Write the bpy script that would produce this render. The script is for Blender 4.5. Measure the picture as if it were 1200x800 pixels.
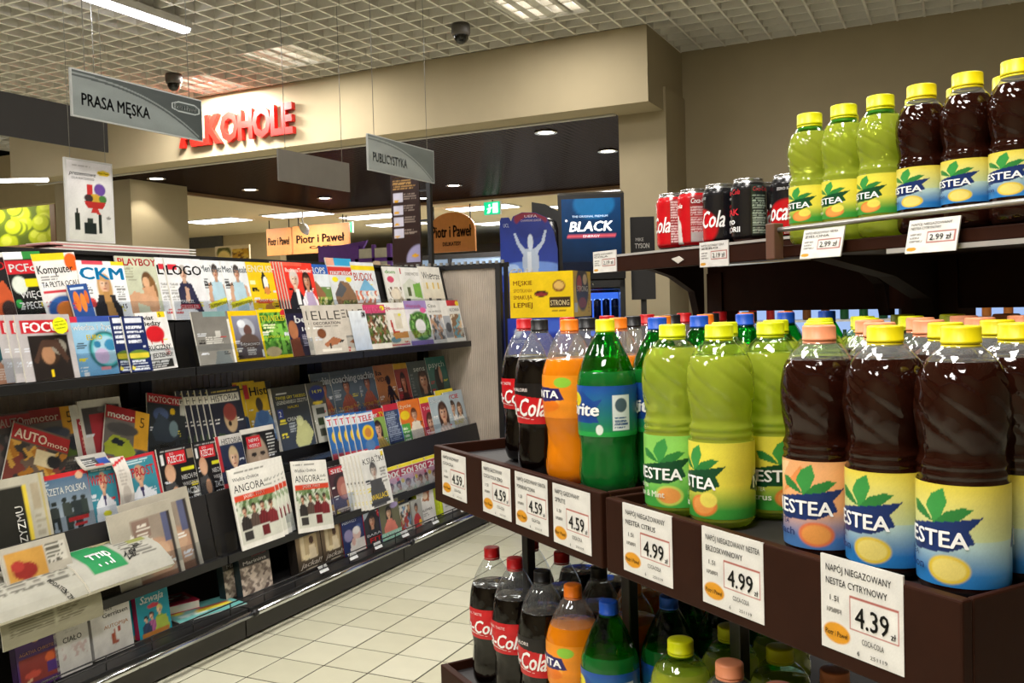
import bpy, math, random
import numpy as np
from mathutils import Matrix, Vector

for _o in list(bpy.data.objects):
    bpy.data.objects.remove(_o)
sc = bpy.context.scene
COL = sc.collection
R = math.radians
rng = random.Random(7)

# ------------------------------------------------------------------ camera
def look(yaw, pitch, roll):
    y, p, r = R(yaw), R(pitch), R(roll)
    fw = Vector((-math.sin(y) * math.cos(p), math.cos(y) * math.cos(p), -math.sin(p)))
    rt = Vector((math.cos(y), math.sin(y), 0))
    up = rt.cross(fw)
    rt2 = rt * math.cos(r) + up * math.sin(r)
    up2 = up * math.cos(r) - rt * math.sin(r)
    return Matrix((rt2, up2, -fw)).transposed()
cam = bpy.data.cameras.new('camera')
cam.sensor_width = 36.0
cam.lens = 36.0 * 1090.3 / 1200.0
cam.clip_end = 200
camo = bpy.data.objects.new('camera', cam)
COL.objects.link(camo)
camo.matrix_world = Matrix.Translation((0, 0, 1.337)) @ look(25.93, 2.16, -1.63).to_4x4()
sc.camera = camo

# ------------------------------------------------------------------ world and exposure
w = bpy.data.worlds.new('world'); sc.world = w; w.use_nodes = True
bgn = w.node_tree.nodes['Background']
bgn.inputs[0].default_value = (1.0, 0.95, 0.88, 1); bgn.inputs[1].default_value = 0.16
sc.view_settings.view_transform = 'Standard'
try: sc.view_settings.look = 'None'
except Exception: pass
sc.view_settings.gamma = 1.0
sc.view_settings.use_curve_mapping = False
sc.view_settings.exposure = 0.0
sc.cycles.use_denoising = True
sc.cycles.max_bounces = 8
sc.cycles.diffuse_bounces = 3
sc.cycles.glossy_bounces = 4
sc.cycles.transmission_bounces = 6
sc.cycles.transparent_max_bounces = 24
sc.cycles.caustics_reflective = False
sc.cycles.caustics_refractive = False
sc.cycles.sample_clamp_indirect = 4.0

# ------------------------------------------------------------------ colour and materials
def lin(c):
    return c / 12.92 if c <= 0.04045 else ((c + 0.055) / 1.055) ** 2.4
def H(s):
    return tuple(lin(int(s[i:i + 2], 16) / 255) for i in (0, 2, 4))
def newmat(name):
    m = bpy.data.materials.new(name); m.use_nodes = True
    nt = m.node_tree; nt.nodes.clear()
    out = nt.nodes.new('ShaderNodeOutputMaterial')
    return m, nt, out
MATS = {}
def mat(name, hexc, rough=0.5, metal=0.0, spec=0.5, var=0.06, scale=12.0, bump=0.0, bscale=60.0, coat=0.0):
    """principled with a faint procedural mottling so that no surface is a dead flat colour"""
    if name in MATS: return MATS[name]
    m, nt, out = newmat(name)
    p = nt.nodes.new('ShaderNodeBsdfPrincipled')
    c = H(hexc)
    tc = nt.nodes.new('ShaderNodeTexCoord')
    nz = nt.nodes.new('ShaderNodeTexNoise'); nz.inputs['Scale'].default_value = scale; nz.inputs['Detail'].default_value = 4
    rp = nt.nodes.new('ShaderNodeValToRGB')
    rp.color_ramp.elements[0].position = 0.3; rp.color_ramp.elements[1].position = 0.7
    rp.color_ramp.elements[0].color = (*[x * (1 - var) for x in c], 1)
    rp.color_ramp.elements[1].color = (*[min(1, x * (1 + var)) for x in c], 1)
    nt.links.new(tc.outputs['Object'], nz.inputs['Vector'])
    nt.links.new(nz.outputs['Fac'], rp.inputs['Fac'])
    nt.links.new(rp.outputs['Color'], p.inputs['Base Color'])
    p.inputs['Roughness'].default_value = rough
    p.inputs['Metallic'].default_value = metal
    p.inputs['Specular IOR Level'].default_value = spec
    p.inputs['Coat Weight'].default_value = coat
    if bump:
        n2 = nt.nodes.new('ShaderNodeTexNoise'); n2.inputs['Scale'].default_value = bscale; n2.inputs['Detail'].default_value = 3
        bp = nt.nodes.new('ShaderNodeBump'); bp.inputs['Strength'].default_value = bump; bp.inputs['Distance'].default_value = 0.004
        nt.links.new(tc.outputs['Object'], n2.inputs['Vector'])
        nt.links.new(n2.outputs['Fac'], bp.inputs['Height']); nt.links.new(bp.outputs['Normal'], p.inputs['Normal'])
    nt.links.new(p.outputs[0], out.inputs[0])
    MATS[name] = m
    return m
def printmat(name, rough=0.35, emit=0.0, spec=0.4):
    """printed surface: ink colour from the mesh's colour attribute"""
    if name in MATS: return MATS[name]
    m, nt, out = newmat(name)
    p = nt.nodes.new('ShaderNodeBsdfPrincipled')
    a = nt.nodes.new('ShaderNodeAttribute'); a.attribute_name = 'Col'
    nt.links.new(a.outputs['Color'], p.inputs['Base Color'])
    p.inputs['Roughness'].default_value = rough; p.inputs['Specular IOR Level'].default_value = spec
    if emit:
        nt.links.new(a.outputs['Color'], p.inputs['Emission Color']); p.inputs['Emission Strength'].default_value = emit
    nt.links.new(p.outputs[0], out.inputs[0])
    MATS[name] = m
    return m
def emitmat(name, hexc, s):
    if name in MATS: return MATS[name]
    m, nt, out = newmat(name)
    e = nt.nodes.new('ShaderNodeEmission'); e.inputs[0].default_value = (*H(hexc), 1); e.inputs[1].default_value = s
    nt.links.new(e.outputs[0], out.inputs[0]); MATS[name] = m
    return m
def clearmat(name, hexc, rough=0.03, body=None, opaque=0.0, ior=1.45, bump=0.0, bscale=45.0):
    """clear plastic: tinted see-through film with a fresnel gloss, optionally with some pigment (body colour)"""
    if name in MATS: return MATS[name]
    m, nt, out = newmat(name)
    t = nt.nodes.new('ShaderNodeBsdfTransparent'); t.inputs[0].default_value = (*H(hexc), 1)
    src = t.outputs[0]
    if opaque:
        d = nt.nodes.new('ShaderNodeBsdfDiffuse'); d.inputs[0].default_value = (*H(body), 1)
        tl = nt.nodes.new('ShaderNodeBsdfTranslucent'); tl.inputs[0].default_value = (*H(body), 1)
        mm = nt.nodes.new('ShaderNodeMixShader'); mm.inputs[0].default_value = 0.2
        nt.links.new(d.outputs[0], mm.inputs[1]); nt.links.new(tl.outputs[0], mm.inputs[2])
        mx = nt.nodes.new('ShaderNodeMixShader'); mx.inputs[0].default_value = opaque
        nt.links.new(src, mx.inputs[1]); nt.links.new(mm.outputs[0], mx.inputs[2]); src = mx.outputs[0]
    g = nt.nodes.new('ShaderNodeBsdfGlossy'); g.inputs['Roughness'].default_value = rough
    f = nt.nodes.new('ShaderNodeFresnel'); f.inputs[0].default_value = ior
    ge = nt.nodes.new('ShaderNodeNewGeometry'); mr = nt.nodes.new('ShaderNodeMapRange')   # same film on both faces
    mr.inputs['To Min'].default_value = ior; mr.inputs['To Max'].default_value = 1 / ior
    nt.links.new(ge.outputs['Backfacing'], mr.inputs['Value']); nt.links.new(mr.outputs[0], f.inputs[0])
    if bump:
        tc = nt.nodes.new('ShaderNodeTexCoord'); nz = nt.nodes.new('ShaderNodeTexNoise'); nz.inputs['Scale'].default_value = bscale; nz.inputs['Detail'].default_value = 1.5
        mp = nt.nodes.new('ShaderNodeMapping'); mp.inputs['Scale'].default_value = (1, 1, 0.7)
        bp = nt.nodes.new('ShaderNodeBump'); bp.inputs['Strength'].default_value = bump; bp.inputs['Distance'].default_value = 0.01
        nt.links.new(tc.outputs['Object'], mp.inputs[0]); nt.links.new(mp.outputs[0], nz.inputs['Vector'])
        nt.links.new(nz.outputs['Fac'], bp.inputs['Height']); nt.links.new(bp.outputs[0], g.inputs['Normal']); nt.links.new(bp.outputs[0], f.inputs['Normal'])
    mx = nt.nodes.new('ShaderNodeMixShader')
    nt.links.new(f.outputs[0], mx.inputs[0]); nt.links.new(src, mx.inputs[1]); nt.links.new(g.outputs[0], mx.inputs[2])
    nt.links.new(mx.outputs[0], out.inputs[0]); MATS[name] = m
    return m

# ------------------------------------------------------------------ mesh building
class MB:
    def __init__(s):
        s.v = []; s.f = []; s.c = []; s.smooth = []
    def add(s, vs, fs, col=None, sm=False):
        o = len(s.v)
        s.v.extend(vs); s.f.extend([tuple(i + o for i in f) for f in fs])
        s.smooth.extend([sm] * len(fs))
        if col is None: col = (1, 1, 1)
        if len(col) == 3 and not hasattr(col[0], '__len__'): s.c.extend([col] * len(vs))
        else: s.c.extend(list(col))
        return s
    def box(s, x0, x1, y0, y1, z0, z1, col=None):
        return s.add([(x0, y0, z0), (x1, y0, z0), (x1, y1, z0), (x0, y1, z0), (x0, y0, z1), (x1, y0, z1), (x1, y1, z1), (x0, y1, z1)],
                     [(0, 3, 2, 1), (4, 5, 6, 7), (0, 1, 5, 4), (1, 2, 6, 5), (2, 3, 7, 6), (3, 0, 4, 7)], col)
    def prism(s, pts, a, b, axis='y', col=None):
        """pts: outline in the two other axes, extruded from a to b along axis"""
        n = len(pts)
        mk = {'y': lambda p, t: (p[0], t, p[1]), 'x': lambda p, t: (t, p[0], p[1]), 'z': lambda p, t: (p[0], p[1], t)}[axis]
        vs = [mk(p, a) for p in pts] + [mk(p, b) for p in pts]
        fs = [tuple(range(n)), tuple(range(2 * n - 1, n - 1, -1))]
        fs += [(i, i + n, (i + 1) % n + n, (i + 1) % n) for i in range(n)]
        if axis != 'y': fs = [q[::-1] for q in fs]
        return s.add(vs, fs, col)
    def lathe(s, prof, seg=32, rf=None, col=None, cap=False):
        vs = []; fs = []
        for r, z in prof:
            for k in range(seg):
                a = 2 * math.pi * k / seg
                rr = r + (rf(a, z, r) if rf else 0)
                vs.append((rr * math.sin(a), -rr * math.cos(a), z))
        for i in range(len(prof) - 1):
            for k in range(seg):
                k2 = (k + 1) % seg
                fs.append((i * seg + k, i * seg + k2, (i + 1) * seg + k2, (i + 1) * seg + k))
        if cap:
            fs.append(tuple(range(seg - 1, -1, -1)))
            fs.append(tuple((len(prof) - 1) * seg + k for k in range(seg)))
        return s.add(vs, fs, col, True)
    def tube(s, path, r, seg=8, col=None, closed=False):
        P = [Vector(p) for p in path]; vs = []; fs = []
        for i, p in enumerate(P):
            d = (P[min(i + 1, len(P) - 1)] - P[max(i - 1, 0)]).normalized()
            a = d.cross(Vector((0, 0, 1)) if abs(d.z) < 0.9 else Vector((1, 0, 0))).normalized(); b = d.cross(a)
            for k in range(seg):
                t = 2 * math.pi * k / seg
                vs.append(tuple(p + a * (r * math.cos(t)) + b * (r * math.sin(t))))
        for i in range(len(P) - 1):
            for k in range(seg):
                k2 = (k + 1) % seg
                fs.append((i * seg + k, (i + 1) * seg + k, (i + 1) * seg + k2, i * seg + k2))
        fs.append(tuple(range(seg))); fs.append(tuple((len(P) - 1) * seg + k for k in range(seg - 1, -1, -1)))
        return s.add(vs, fs, col, True)
    def mesh(s, name, m):
        me = bpy.data.meshes.new(name)
        me.from_pydata(s.v, [], s.f)
        a = me.color_attributes.new('Col', 'FLOAT_COLOR', 'POINT')
        arr = np.ones((len(s.v), 4), np.float32); arr[:, :3] = np.array(s.c, np.float32)
        a.data.foreach_set('color', arr.ravel())
        me.polygons.foreach_set('use_smooth', s.smooth)
        me.materials.append(m); me.update()
        return me
def obj(name, mb, m, parent=None, loc=None, rz=0.0, bevel=0.0):
    me = mb.mesh(name, m) if isinstance(mb, MB) else mb
    o = bpy.data.objects.new(name, me); COL.objects.link(o)
    if parent: o.parent = parent
    if loc is not None: o.location = loc
    if rz: o.rotation_euler = (0, 0, rz)
    if bevel:
        b = o.modifiers.new('bevel', 'BEVEL'); b.width = bevel; b.segments = 2; b.limit_method = 'ANGLE'
    return o
def tag(o, label, cat, group=None):
    o['label'] = label; o['category'] = cat
    if group: o['group'] = group
    return o
def thing(name, label, cat, loc=(0, 0, 0), rz=0.0, group=None):
    o = bpy.data.objects.new(name, None); COL.objects.link(o)
    o.location = loc; o.rotation_euler = (0, 0, rz); o.empty_display_size = 0.1
    return tag(o, label, cat, group)
def struct(o):
    o['kind'] = 'structure'; return o
def dup(o, parent=None):
    c = o.copy(); COL.objects.link(c)
    if parent: c.parent = parent
    for ch in list(o.children): dup(ch, c)
    return c

# ------------------------------------------------------------------ lettering and printed sheets
_TX = {}
def glyphs(s, bold=0.0, raw=False):
    k = (s, bold, raw)
    if k not in _TX:
        c = bpy.data.curves.new('lettering', 'FONT'); c.body = s; c.size = 1 / 0.73; c.resolution_u = 2; c.offset = bold if (raw or bold < 0) else 0.0
        o = bpy.data.objects.new('lettering', c)
        me = bpy.data.meshes.new_from_object(o)
        v = np.array([x.co[:2] for x in me.vertices]) if len(me.vertices) else np.zeros((1, 2))
        f = [tuple(p.vertices) for p in me.polygons]
        bpy.data.meshes.remove(me); bpy.data.objects.remove(o); bpy.data.curves.remove(c)
        v = v - np.array([v[:, 0].min(), 0]) if len(v) else v
        if bold > 0.004 and not raw:      # heavier strokes: the same outline laid again slightly shifted
            n = len(v); sh = [(-bold, 0), (bold, 0), (0, bold * .6), (0, -bold * .6)]
            f = [tuple(i + n * j for i in q) for j in range(4) for q in f]
            v = np.concatenate([v + np.array(d) for d in sh])
        _TX[k] = (v, f)
    return _TX[k]

def paint(ops, nx, ny, seed=1):
    rs = np.random.RandomState(seed)
    U, V = np.meshgrid(np.linspace(0, 1, nx), np.linspace(0, 1, ny))
    C = np.ones((ny, nx, 3))
    for op in ops:
        k = op[0]
        if k == 'r':
            _, x0, y0, x1, y1, c = op; C[(U >= x0) & (U <= x1) & (V >= y0) & (V <= y1)] = H(c)
        elif k == 'e':
            _, cx, cy, rx, ry, c = op
            a = np.clip((1 - np.sqrt(((U - cx) / rx) ** 2 + ((V - cy) / ry) ** 2)) * 7 + .5, 0, 1)[..., None]
            C = C * (1 - a) + np.array(H(c)) * a
        elif k == 'g':
            _, x0, y0, x1, y1, c0, c1 = op
            t = np.clip((V - y0) / max(1e-6, y1 - y0), 0, 1)[..., None]
            m = (U >= x0) & (U <= x1) & (V >= y0) & (V <= y1)
            C[m] = (np.array(H(c0)) * (1 - t) + np.array(H(c1)) * t)[m]
        elif k == 'p':
            _, pts, c = op; m = np.zeros(U.shape, bool); n = len(pts); j = n - 1
            for i in range(n):
                xi, yi = pts[i]; xj, yj = pts[j]
                cond = ((yi > V) != (yj > V)) & (U < (xj - xi) * (V - yi) / ((yj - yi) or 1e-9) + xi)
                m ^= cond; j = i
            C[m] = H(c)
        elif k == 'n':      # busy photograph: blotches of the given inks
            _, x0, y0, x1, y1, cell, cols = op
            m = (U >= x0) & (U <= x1) & (V >= y0) & (V <= y1)
            g = rs.randint(0, len(cols), (64, 64))
            ju = U + 0.35 * cell * np.sin(V * 37 + seed); jv = V + 0.35 * cell * np.sin(U * 31 + seed * 2)
            idx = g[np.clip((jv / cell).astype(int), 0, 63) % 64, np.clip((ju / cell).astype(int), 0, 63) % 64]
            C[m] = np.array([H(c) for c in cols])[idx][m]
        elif k == 'L':      # lines of small print
            _, x0, y0, x1, y1, n, c = op
            for i in range(n):
                y = y1 - (i + 0.5) * (y1 - y0) / n; hh = (y1 - y0) / n * 0.28
                xe = x0 + (x1 - x0) * (0.7 + 0.3 * rs.rand())
                m = (U >= x0) & (U <= xe) & (abs(V - y) <= hh) & (rs.rand(*U.shape) > 0.15)
                C[m] = H(c)
        elif k == 'f':      # a person: hair, face, neck, shoulders
            _, cx, cy, s, skin, hair, cloth = op[:7]
            asp = op[7] if len(op) > 7 else 0.75
            lng = op[8] if len(op) > 8 else 0
            sx = s; sy = s * asp
            def E(dx, dy, rx, ry, c, soft=5.0, k=1.0):
                a = np.clip((1 - np.sqrt(((U - cx - dx * sx) / (rx * sx)) ** 2 + ((V - cy - dy * sy) / (ry * sy)) ** 2)) * soft + .4, 0, 1)[..., None] * k
                C[:] = C * (1 - a) + np.array(H(c)) * a
            if lng: E(0, -0.35, 0.62, 1.15, hair)
            E(0, 0.12, 0.56, 0.68, hair)
            m = (abs(U - cx) < (0.35 + 0.75 * np.clip((cy - 0.75 * sy - V) / (0.9 * sy), 0, 1)) * sx) & (V < cy - 0.78 * sy) & (V > cy - 3.2 * sy)
            C[m] = H(cloth)
            fold = 0.80 + 0.4 * (np.sin(U * 55 / max(s, .1) * .3 + V * 30 + seed) * .5 + .5)
            C[m] = np.clip(C[m] * fold[m][:, None], 0, 1)
            m = (abs(U - cx) < 0.22 * sx) & (V < cy - 0.4 * sy) & (V > cy - 0.95 * sy); C[m] = np.array(H(skin)) * .82
            E(0, -0.06, 0.42, 0.58, skin)
            E(.22, -0.10, 0.22, 0.46, '6a3a28', 2.0, .35); E(-.16, .02, .16, .2, 'fff0e0', 2.0, .25); E(0, .42, .40, .22, hair, 3.0, .9)
            dk = '3a2420'
            E(-0.17, 0.04, 0.09, 0.05, dk); E(0.17, 0.04, 0.09, 0.05, dk); E(0, -0.34, 0.14, 0.05, 'a04038')
            E(0.05, -0.14, 0.05, 0.10, 'b98468')
    g = rs.rand(9, 9)                      # faint unevenness of ink
    gu, gv = U * 7.99, V * 7.99; i0, j0 = gu.astype(int), gv.astype(int); fu, fv = gu - i0, gv - j0
    q = g[j0, i0] * (1 - fu) * (1 - fv) + g[j0, i0 + 1] * fu * (1 - fv) + g[j0 + 1, i0] * (1 - fu) * fv + g[j0 + 1, i0 + 1] * fu * fv
    return np.clip(C * (0.88 + 0.2 * q + 0.07 * rs.rand(*U.shape))[..., None], 0, 1)
def sheet(w, h, ops, nx=34, ny=44, seed=1, mapf=None, mb=None):
    """printed sheet w x h standing in local x/z facing -y, its origin at the middle of the lower edge"""
    mb = mb or MB()
    mf = mapf or (lambda x, z, off: (x, -off, z))
    C = paint([o for o in ops if o[0] != 't'], nx, ny, seed)
    xs = np.linspace(-w / 2, w / 2, nx); zs = np.linspace(0, h, ny)
    vs = [mf(x, z, 0.0) for z in zs for x in xs]
    fs = [(j * nx + i, j * nx + i + 1, (j + 1) * nx + i + 1, (j + 1) * nx + i) for j in range(ny - 1) for i in range(nx - 1)]
    mb.add(vs, fs, [tuple(c) for c in C.reshape(-1, 3)])
    lay = 0
    for o in ops:
        if o[0] != 't': continue
        d = dict(w=None, b=0.012, sh=0.0, a='l', rot=0.0)
        if len(o) > 6: d.update(o[6])
        _, x, y, ch, s, c = o[:6]
        v, f = glyphs(s, d['b'])
        if not f: continue
        H_ = ch * h; tw = v[:, 0].max()
        sx = H_ if d['w'] is None else d['w'] * w / tw
        px = (v[:, 0] + d['sh'] * v[:, 1]) * sx; py = v[:, 1] * H_
        wid = tw * sx
        if d['a'] == 'c': px = px - wid / 2
        elif d['a'] == 'r': px = px - wid
        if d['rot']:
            ca, sa = math.cos(d['rot']), math.sin(d['rot']); px, py = px * ca - py * sa, px * sa + py * ca
        px = px + (x - 0.5) * w; py = py + y * h
        lay += 1; off = 0.00035 + 0.00008 * lay
        if 'arc' in d: py = py + d['arc'] * h * (1 - ((px / (w * 0.5)) ** 2))
        mb.add([mf(a, b, off) for a, b in zip(px, py)], f, H(c))
    return mb
def basis(loc, rz, tilt=0.0, spin=0.0):
    return Matrix.Translation(loc) @ Matrix.Rotation(rz, 4, 'Z') @ Matrix.Rotation(-tilt, 4, 'X') @ Matrix.Rotation(spin, 4, 'Y')

# frequently used materials
M_PRINT = printmat('print_gloss', 0.32)
M_MATTE = printmat('print_matte', 0.7, spec=0.2)
M_PAGES = mat('page_block', 'e6e2d8', 0.8, var=0.04)
M_BLACK = mat('black_steel', '1c1b1c', 0.45, var=0.1)
M_CHAR = mat('charcoal_board', '242222', 0.5, var=0.08)
M_CHROME = mat('chrome_tube', 'd0d2d4', 0.18, 1.0, var=0.03)
M_BROWN = mat('brown_laminate', '2c140a', 0.55, spec=0.12, var=0.10, scale=25, bump=0.05)
M_WALL = mat('wall_paint', 'b0a284', 0.85, var=0.03, scale=3, bump=0.05, bscale=120)
M_ACRYL = clearmat('acrylic', 'f2f4f6', 0.04)
# ------------------------------------------------------------------ the room
CEIL = 3.56; FY = 7.27; COLX = -2.26; BACKY = 8.30; SOF = 2.95
def slab(name, x0, x1, y0, y1, z0, z1, m):
    return struct(obj(name, MB().box(x0, x1, y0, y1, z0, z1), m))
# floor: a screed with the grout colour, ceramic tiles laid as single pieces where they can be told apart, a tile pattern beyond
def tile_pattern():
    m, nt, out = newmat('floor_far_tile')
    p = nt.nodes.new('ShaderNodeBsdfPrincipled'); tc = nt.nodes.new('ShaderNodeTexCoord')
    br = nt.nodes.new('ShaderNodeTexBrick'); br.offset = 0.0; br.squash = 1.0
    br.inputs['Scale'].default_value = 1.0; br.inputs['Brick Width'].default_value = 0.2; br.inputs['Row Height'].default_value = 0.2
    br.inputs['Mortar Size'].default_value = 0.0035
    br.inputs['Color1'].default_value = (*H('d2cfb7'), 1); br.inputs['Color2'].default_value = (*H('ccc9b0'), 1); br.inputs['Mortar'].default_value = (*H('4a4536'), 1)
    mp = nt.nodes.new('ShaderNodeMapping'); mp.inputs['Location'].default_value = (0.191 - 0.2, 0.002, 0)
    nt.links.new(tc.outputs['Object'], mp.inputs[0]); nt.links.new(mp.outputs[0], br.inputs['Vector'])
    nt.links.new(br.outputs['Color'], p.inputs['Base Color']); p.inputs['Roughness'].default_value = 0.35
    nt.links.new(p.outputs[0], out.inputs[0]); return m
floor = struct(obj('floor', MB().box(-26, 8, -4, 26, -0.12, -0.004), tile_pattern()))
grout = mat('grout', '37332a', 0.9)
bed = obj('grout_bed', MB().box(-2.8, -0.191, 2.398, 5.998, -0.004, -0.0015), grout, floor)
tmats = [mat('tile_%d' % i, c, 0.3, var=0.035, scale=9, spec=0.5) for i, c in enumerate(('d3d0b8', 'cfccb3', 'd6d3bc', 'ccc9b0'))]
tmesh = []
for m in tmats:
    b = MB(); s = 0.0966; c = 0.0942; z = 0.0012
    b.add([(-s, -s, -.004), (s, -s, -.004), (s, s, -.004), (-s, s, -.004), (-s, -s, 0), (s, -s, 0), (s, s, 0), (-s, s, 0), (-c, -c, z), (c, -c, z), (c, c, z), (-c, c, z)],
          [(0, 1, 5, 4), (1, 2, 6, 5), (2, 3, 7, 6), (3, 0, 4, 7), (4, 5, 9, 8), (5, 6, 10, 9), (6, 7, 11, 10), (7, 4, 8, 11), (8, 9, 10, 11)])
    tmesh.append(b.mesh('tile', m))
for i in range(13):
    for j in range(18):
        x = -2.691 + 0.2 * i; y = 2.498 + 0.2 * j
        obj('tile', tmesh[rng.randrange(4)], None, floor, (x, y, rng.uniform(-0.0002, 0.0002)))

# ceiling: louvred grid of white-grey blades below a dark void
lat = mat('ceiling_blade', 'f0ece2', 0.6, var=0.03)
ceil = struct(obj('ceiling', MB().box(-26, 8, -4, 26, CEIL + 0.75, CEIL + 0.8), mat('plenum', '100f0e', 0.95)))
bx = MB().box(-0.009, 0.009, -11.3 / 2, 11.3 / 2, 0, 0.078).mesh('blade', lat)
x = COLX - 0.0
k = 0
xs = [COLX + 0.2 * i for i in range(-45, 30)]
for x in xs:
    obj('blade', bx, None, ceil, (x, 2.62, CEIL))
by = MB().box(-15.0 / 2, 15.0 / 2, -0.009, 0.009, 0, 0.078).mesh('blade', lat)
for i in range(-32, 6):
    y = FY - 0.03 + 0.2 * i
    if y < BACKY: obj('blade', by, None, ceil, (-3.76, y, CEIL))

# bulkhead over the opening, its end pillar and the wall behind the drinks
fas = struct(obj('wall_front', MB().box(-9.95, COLX, FY, FY + 0.36, SOF, CEIL), M_WALL))
trim = struct(obj('trim_1', MB().box(-9.95, COLX - 0.4, FY + 0.30, FY + 0.36, SOF - 0.012, SOF), mat('trim_grey', 'b0aca2', 0.5)))
pil = slab('column_front', COLX - 0.40, COLX + 0.02, FY + 0.42, BACKY, 0, SOF + 0.2, M_WALL)
slab('wall_front_return', COLX - 0.40, COLX, FY + 0.36, BACKY, SOF + 0.0, CEIL, M_WALL)
slab('wall_back', COLX - 0.1, 8.0, BACKY, BACKY + 0.1, 0, CEIL + 0.2, M_WALL)
slab('wall_left_pillar', -10.15, -8.85, 8.0, 8.9, 0, 3.2, M_WALL)
slab('wall_right', 6.0, 6.1, -4, BACKY, 0, CEIL, M_WALL)
slab('wall_rear', -14, 6, -3.9, -3.8, 0, CEIL, M_WALL)
# dark polished ceiling of the passage beyond the opening
def ribmat():
    m, nt, out = newmat('dark_slat_ceiling')
    p = nt.nodes.new('ShaderNodeBsdfPrincipled'); tc = nt.nodes.new('ShaderNodeTexCoord')
    wv = nt.nodes.new('ShaderNodeTexWave'); wv.bands_direction = 'X'; wv.inputs['Scale'].default_value = 5.0
    bp = nt.nodes.new('ShaderNodeBump'); bp.inputs['Strength'].default_value = 0.25; bp.inputs['Distance'].default_value = 0.01
    rp = nt.nodes.new('ShaderNodeValToRGB')
    rp.color_ramp.elements[0].color = (*H('150d0c'), 1); rp.color_ramp.elements[1].color = (*H('2c1f1c'), 1)
    nt.links.new(tc.outputs['Object'], wv.inputs['Vector']); nt.links.new(wv.outputs['Fac'], bp.inputs['Height'])
    nt.links.new(wv.outputs['Fac'], rp.inputs['Fac']); nt.links.new(rp.outputs[0], p.inputs['Base Color'])
    p.inputs['Roughness'].default_value = 0.6; p.inputs['Specular IOR Level'].default_value = 0.0
    gl = nt.nodes.new('ShaderNodeBsdfGlossy'); gl.inputs['Roughness'].default_value = 0.13; gl.inputs[0].default_value = (.8, .7, .66, 1)
    mx = nt.nodes.new('ShaderNodeMixShader'); mx.inputs[0].default_value = 0.075
    nt.links.new(bp.outputs[0], gl.inputs['Normal']); nt.links.new(p.outputs[0], mx.inputs[1]); nt.links.new(gl.outputs[0], mx.inputs[2])
    nt.links.new(mx.outputs[0], out.inputs[0]); return m
slab('ceiling_passage', -9.2, COLX - 0.38, FY + 0.36, 12.35, SOF + 0.02, SOF + 0.1, ribmat())
M_MALL = mat('mall_ceiling', 'd8c7a2', 0.8, var=0.02)
slab('ceiling_mall', -26, -0.5, 12.4, 26, 3.1, 3.2, M_MALL)
slab('ceiling_mall_side', -26, -9.2, 8.9, 12.4, 3.1, 3.2, M_MALL)
slab('trim_2', -9.26, COLX - .3, 12.35, 12.45, SOF - 0.02, 3.1, mat('trim_bronze', '8a6a4c', 0.5))
slab('trim_3', -9.26, -9.2, 8.9, 12.45, SOF - 0.02, 3.1, MATS['trim_bronze'])
slab('wall_mall_left', -26, -13.3, 16.0, 16.2, 0, 3.1, mat('mall_wall', 'c2b08a', 0.85, var=0.03))
slab('wall_mall_far', -26, 0, 23.0, 23.2, 0, 3.1, mat('mall_far', 'b9b6ae', 0.85, var=0.05, scale=2))
slab('wall_mall_right', -2.0, -1.9, BACKY + .1, 23, 0, 3.1, MATS['mall_wall'])
slab('wall_left_far', -14.0, -13.9, -4, 9.6, 0, 3.2, MATS['mall_wall'])
slab('wall_left_head', -14.0, -9.95, 8.4, 8.5, 2.86, 3.56, MATS['mall_wall'])

# ------------------------------------------------------------------ lamps
def area(name, loc, sx, sy, power, col=(1, 0.955, 0.89), parent=None, rot=(0, 0, 0)):
    l = bpy.data.lights.new(name, 'AREA'); l.shape = 'RECTANGLE'; l.size = sx; l.size_y = sy; l.energy = power; l.color = col
    o = bpy.data.objects.new(name, l); COL.objects.link(o); o.location = loc; o.rotation_euler = rot
    if parent: o.parent = parent
    return o
M_LAMP = emitmat('lamp_diffuser', 'fff6e6', 4.0)
M_WHITE = mat('white_enamel', 'e4e2dc', 0.4)
def louvre_light(x, y, power, label, seen=True, slots=4):
    t = thing('ceiling_light', label, 'ceiling light', (x, y, CEIL), group='louvred lights set in the ceiling grid')
    obj('frame', MB().box(-.3, .3, -.3, -.285, -.012, .09).box(-.3, .3, .285, .3, -.012, .09).box(-.3, -.285, -.285, .285, -.012, .09).box(.285, .3, -.285, .285, -.012, .09).box(-.285, .285, -.285, .285, .08, .09), M_WHITE, t)
    for i in range(slots):
        xx = -.285 + (i + .5) * .57 / slots
        obj('tube', MB().tube([(xx, -.27, .05), (xx, .27, .05)], 0.013, 8), M_LAMP, t)
    for i in range(slots + 1):
        xx = -.285 + i * .57 / slots
        obj('reflector', MB().box(xx - .03 if 0 < i < slots else xx - (.0 if i == 0 else .03), xx + .03 if 0 < i < slots else xx + (.03 if i == 0 else .0), -.285, .285, 0.0, .012), M_WHITE, t)
    area('lamp_glow', (0, 0, -0.02), .56, .56, power, parent=t)
    return t
louvre_light(-5.26, 6.52, 30, 'square louvred light left of the middle, near the red lettering')
louvre_light(-2.82, 6.40, 26, 'four-slot louvred light cut by the top edge of the picture')
louvre_light(-6.55, 6.86, 120, 'bright louvred light close above the red lettering')
for i, (x, y) in enumerate([(-1.9, 4.0), (0.5, 2.8), (-1.9, 1.6), (-0.4, 0.6), (-5.2, 1.6), (-1.9, -0.8), (-0.4, -0.8)]):
    louvre_light(x, y, (58, 28, 50, 56, 40, 56, 60)[i], 'louvred light in the ceiling grid above the aisle, %s of the rows' % ('first second third fourth fifth sixth seventh eighth ninth'.split()[i]))
t = thing('strip_light', 'long fluorescent strip light below the ceiling grid at the top', 'strip light', (-5.25, 4.35, CEIL - .07))
obj('housing', MB().box(-.05, .05, -1.0, 1.0, 0.0, .06), M_WHITE, t)
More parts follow.
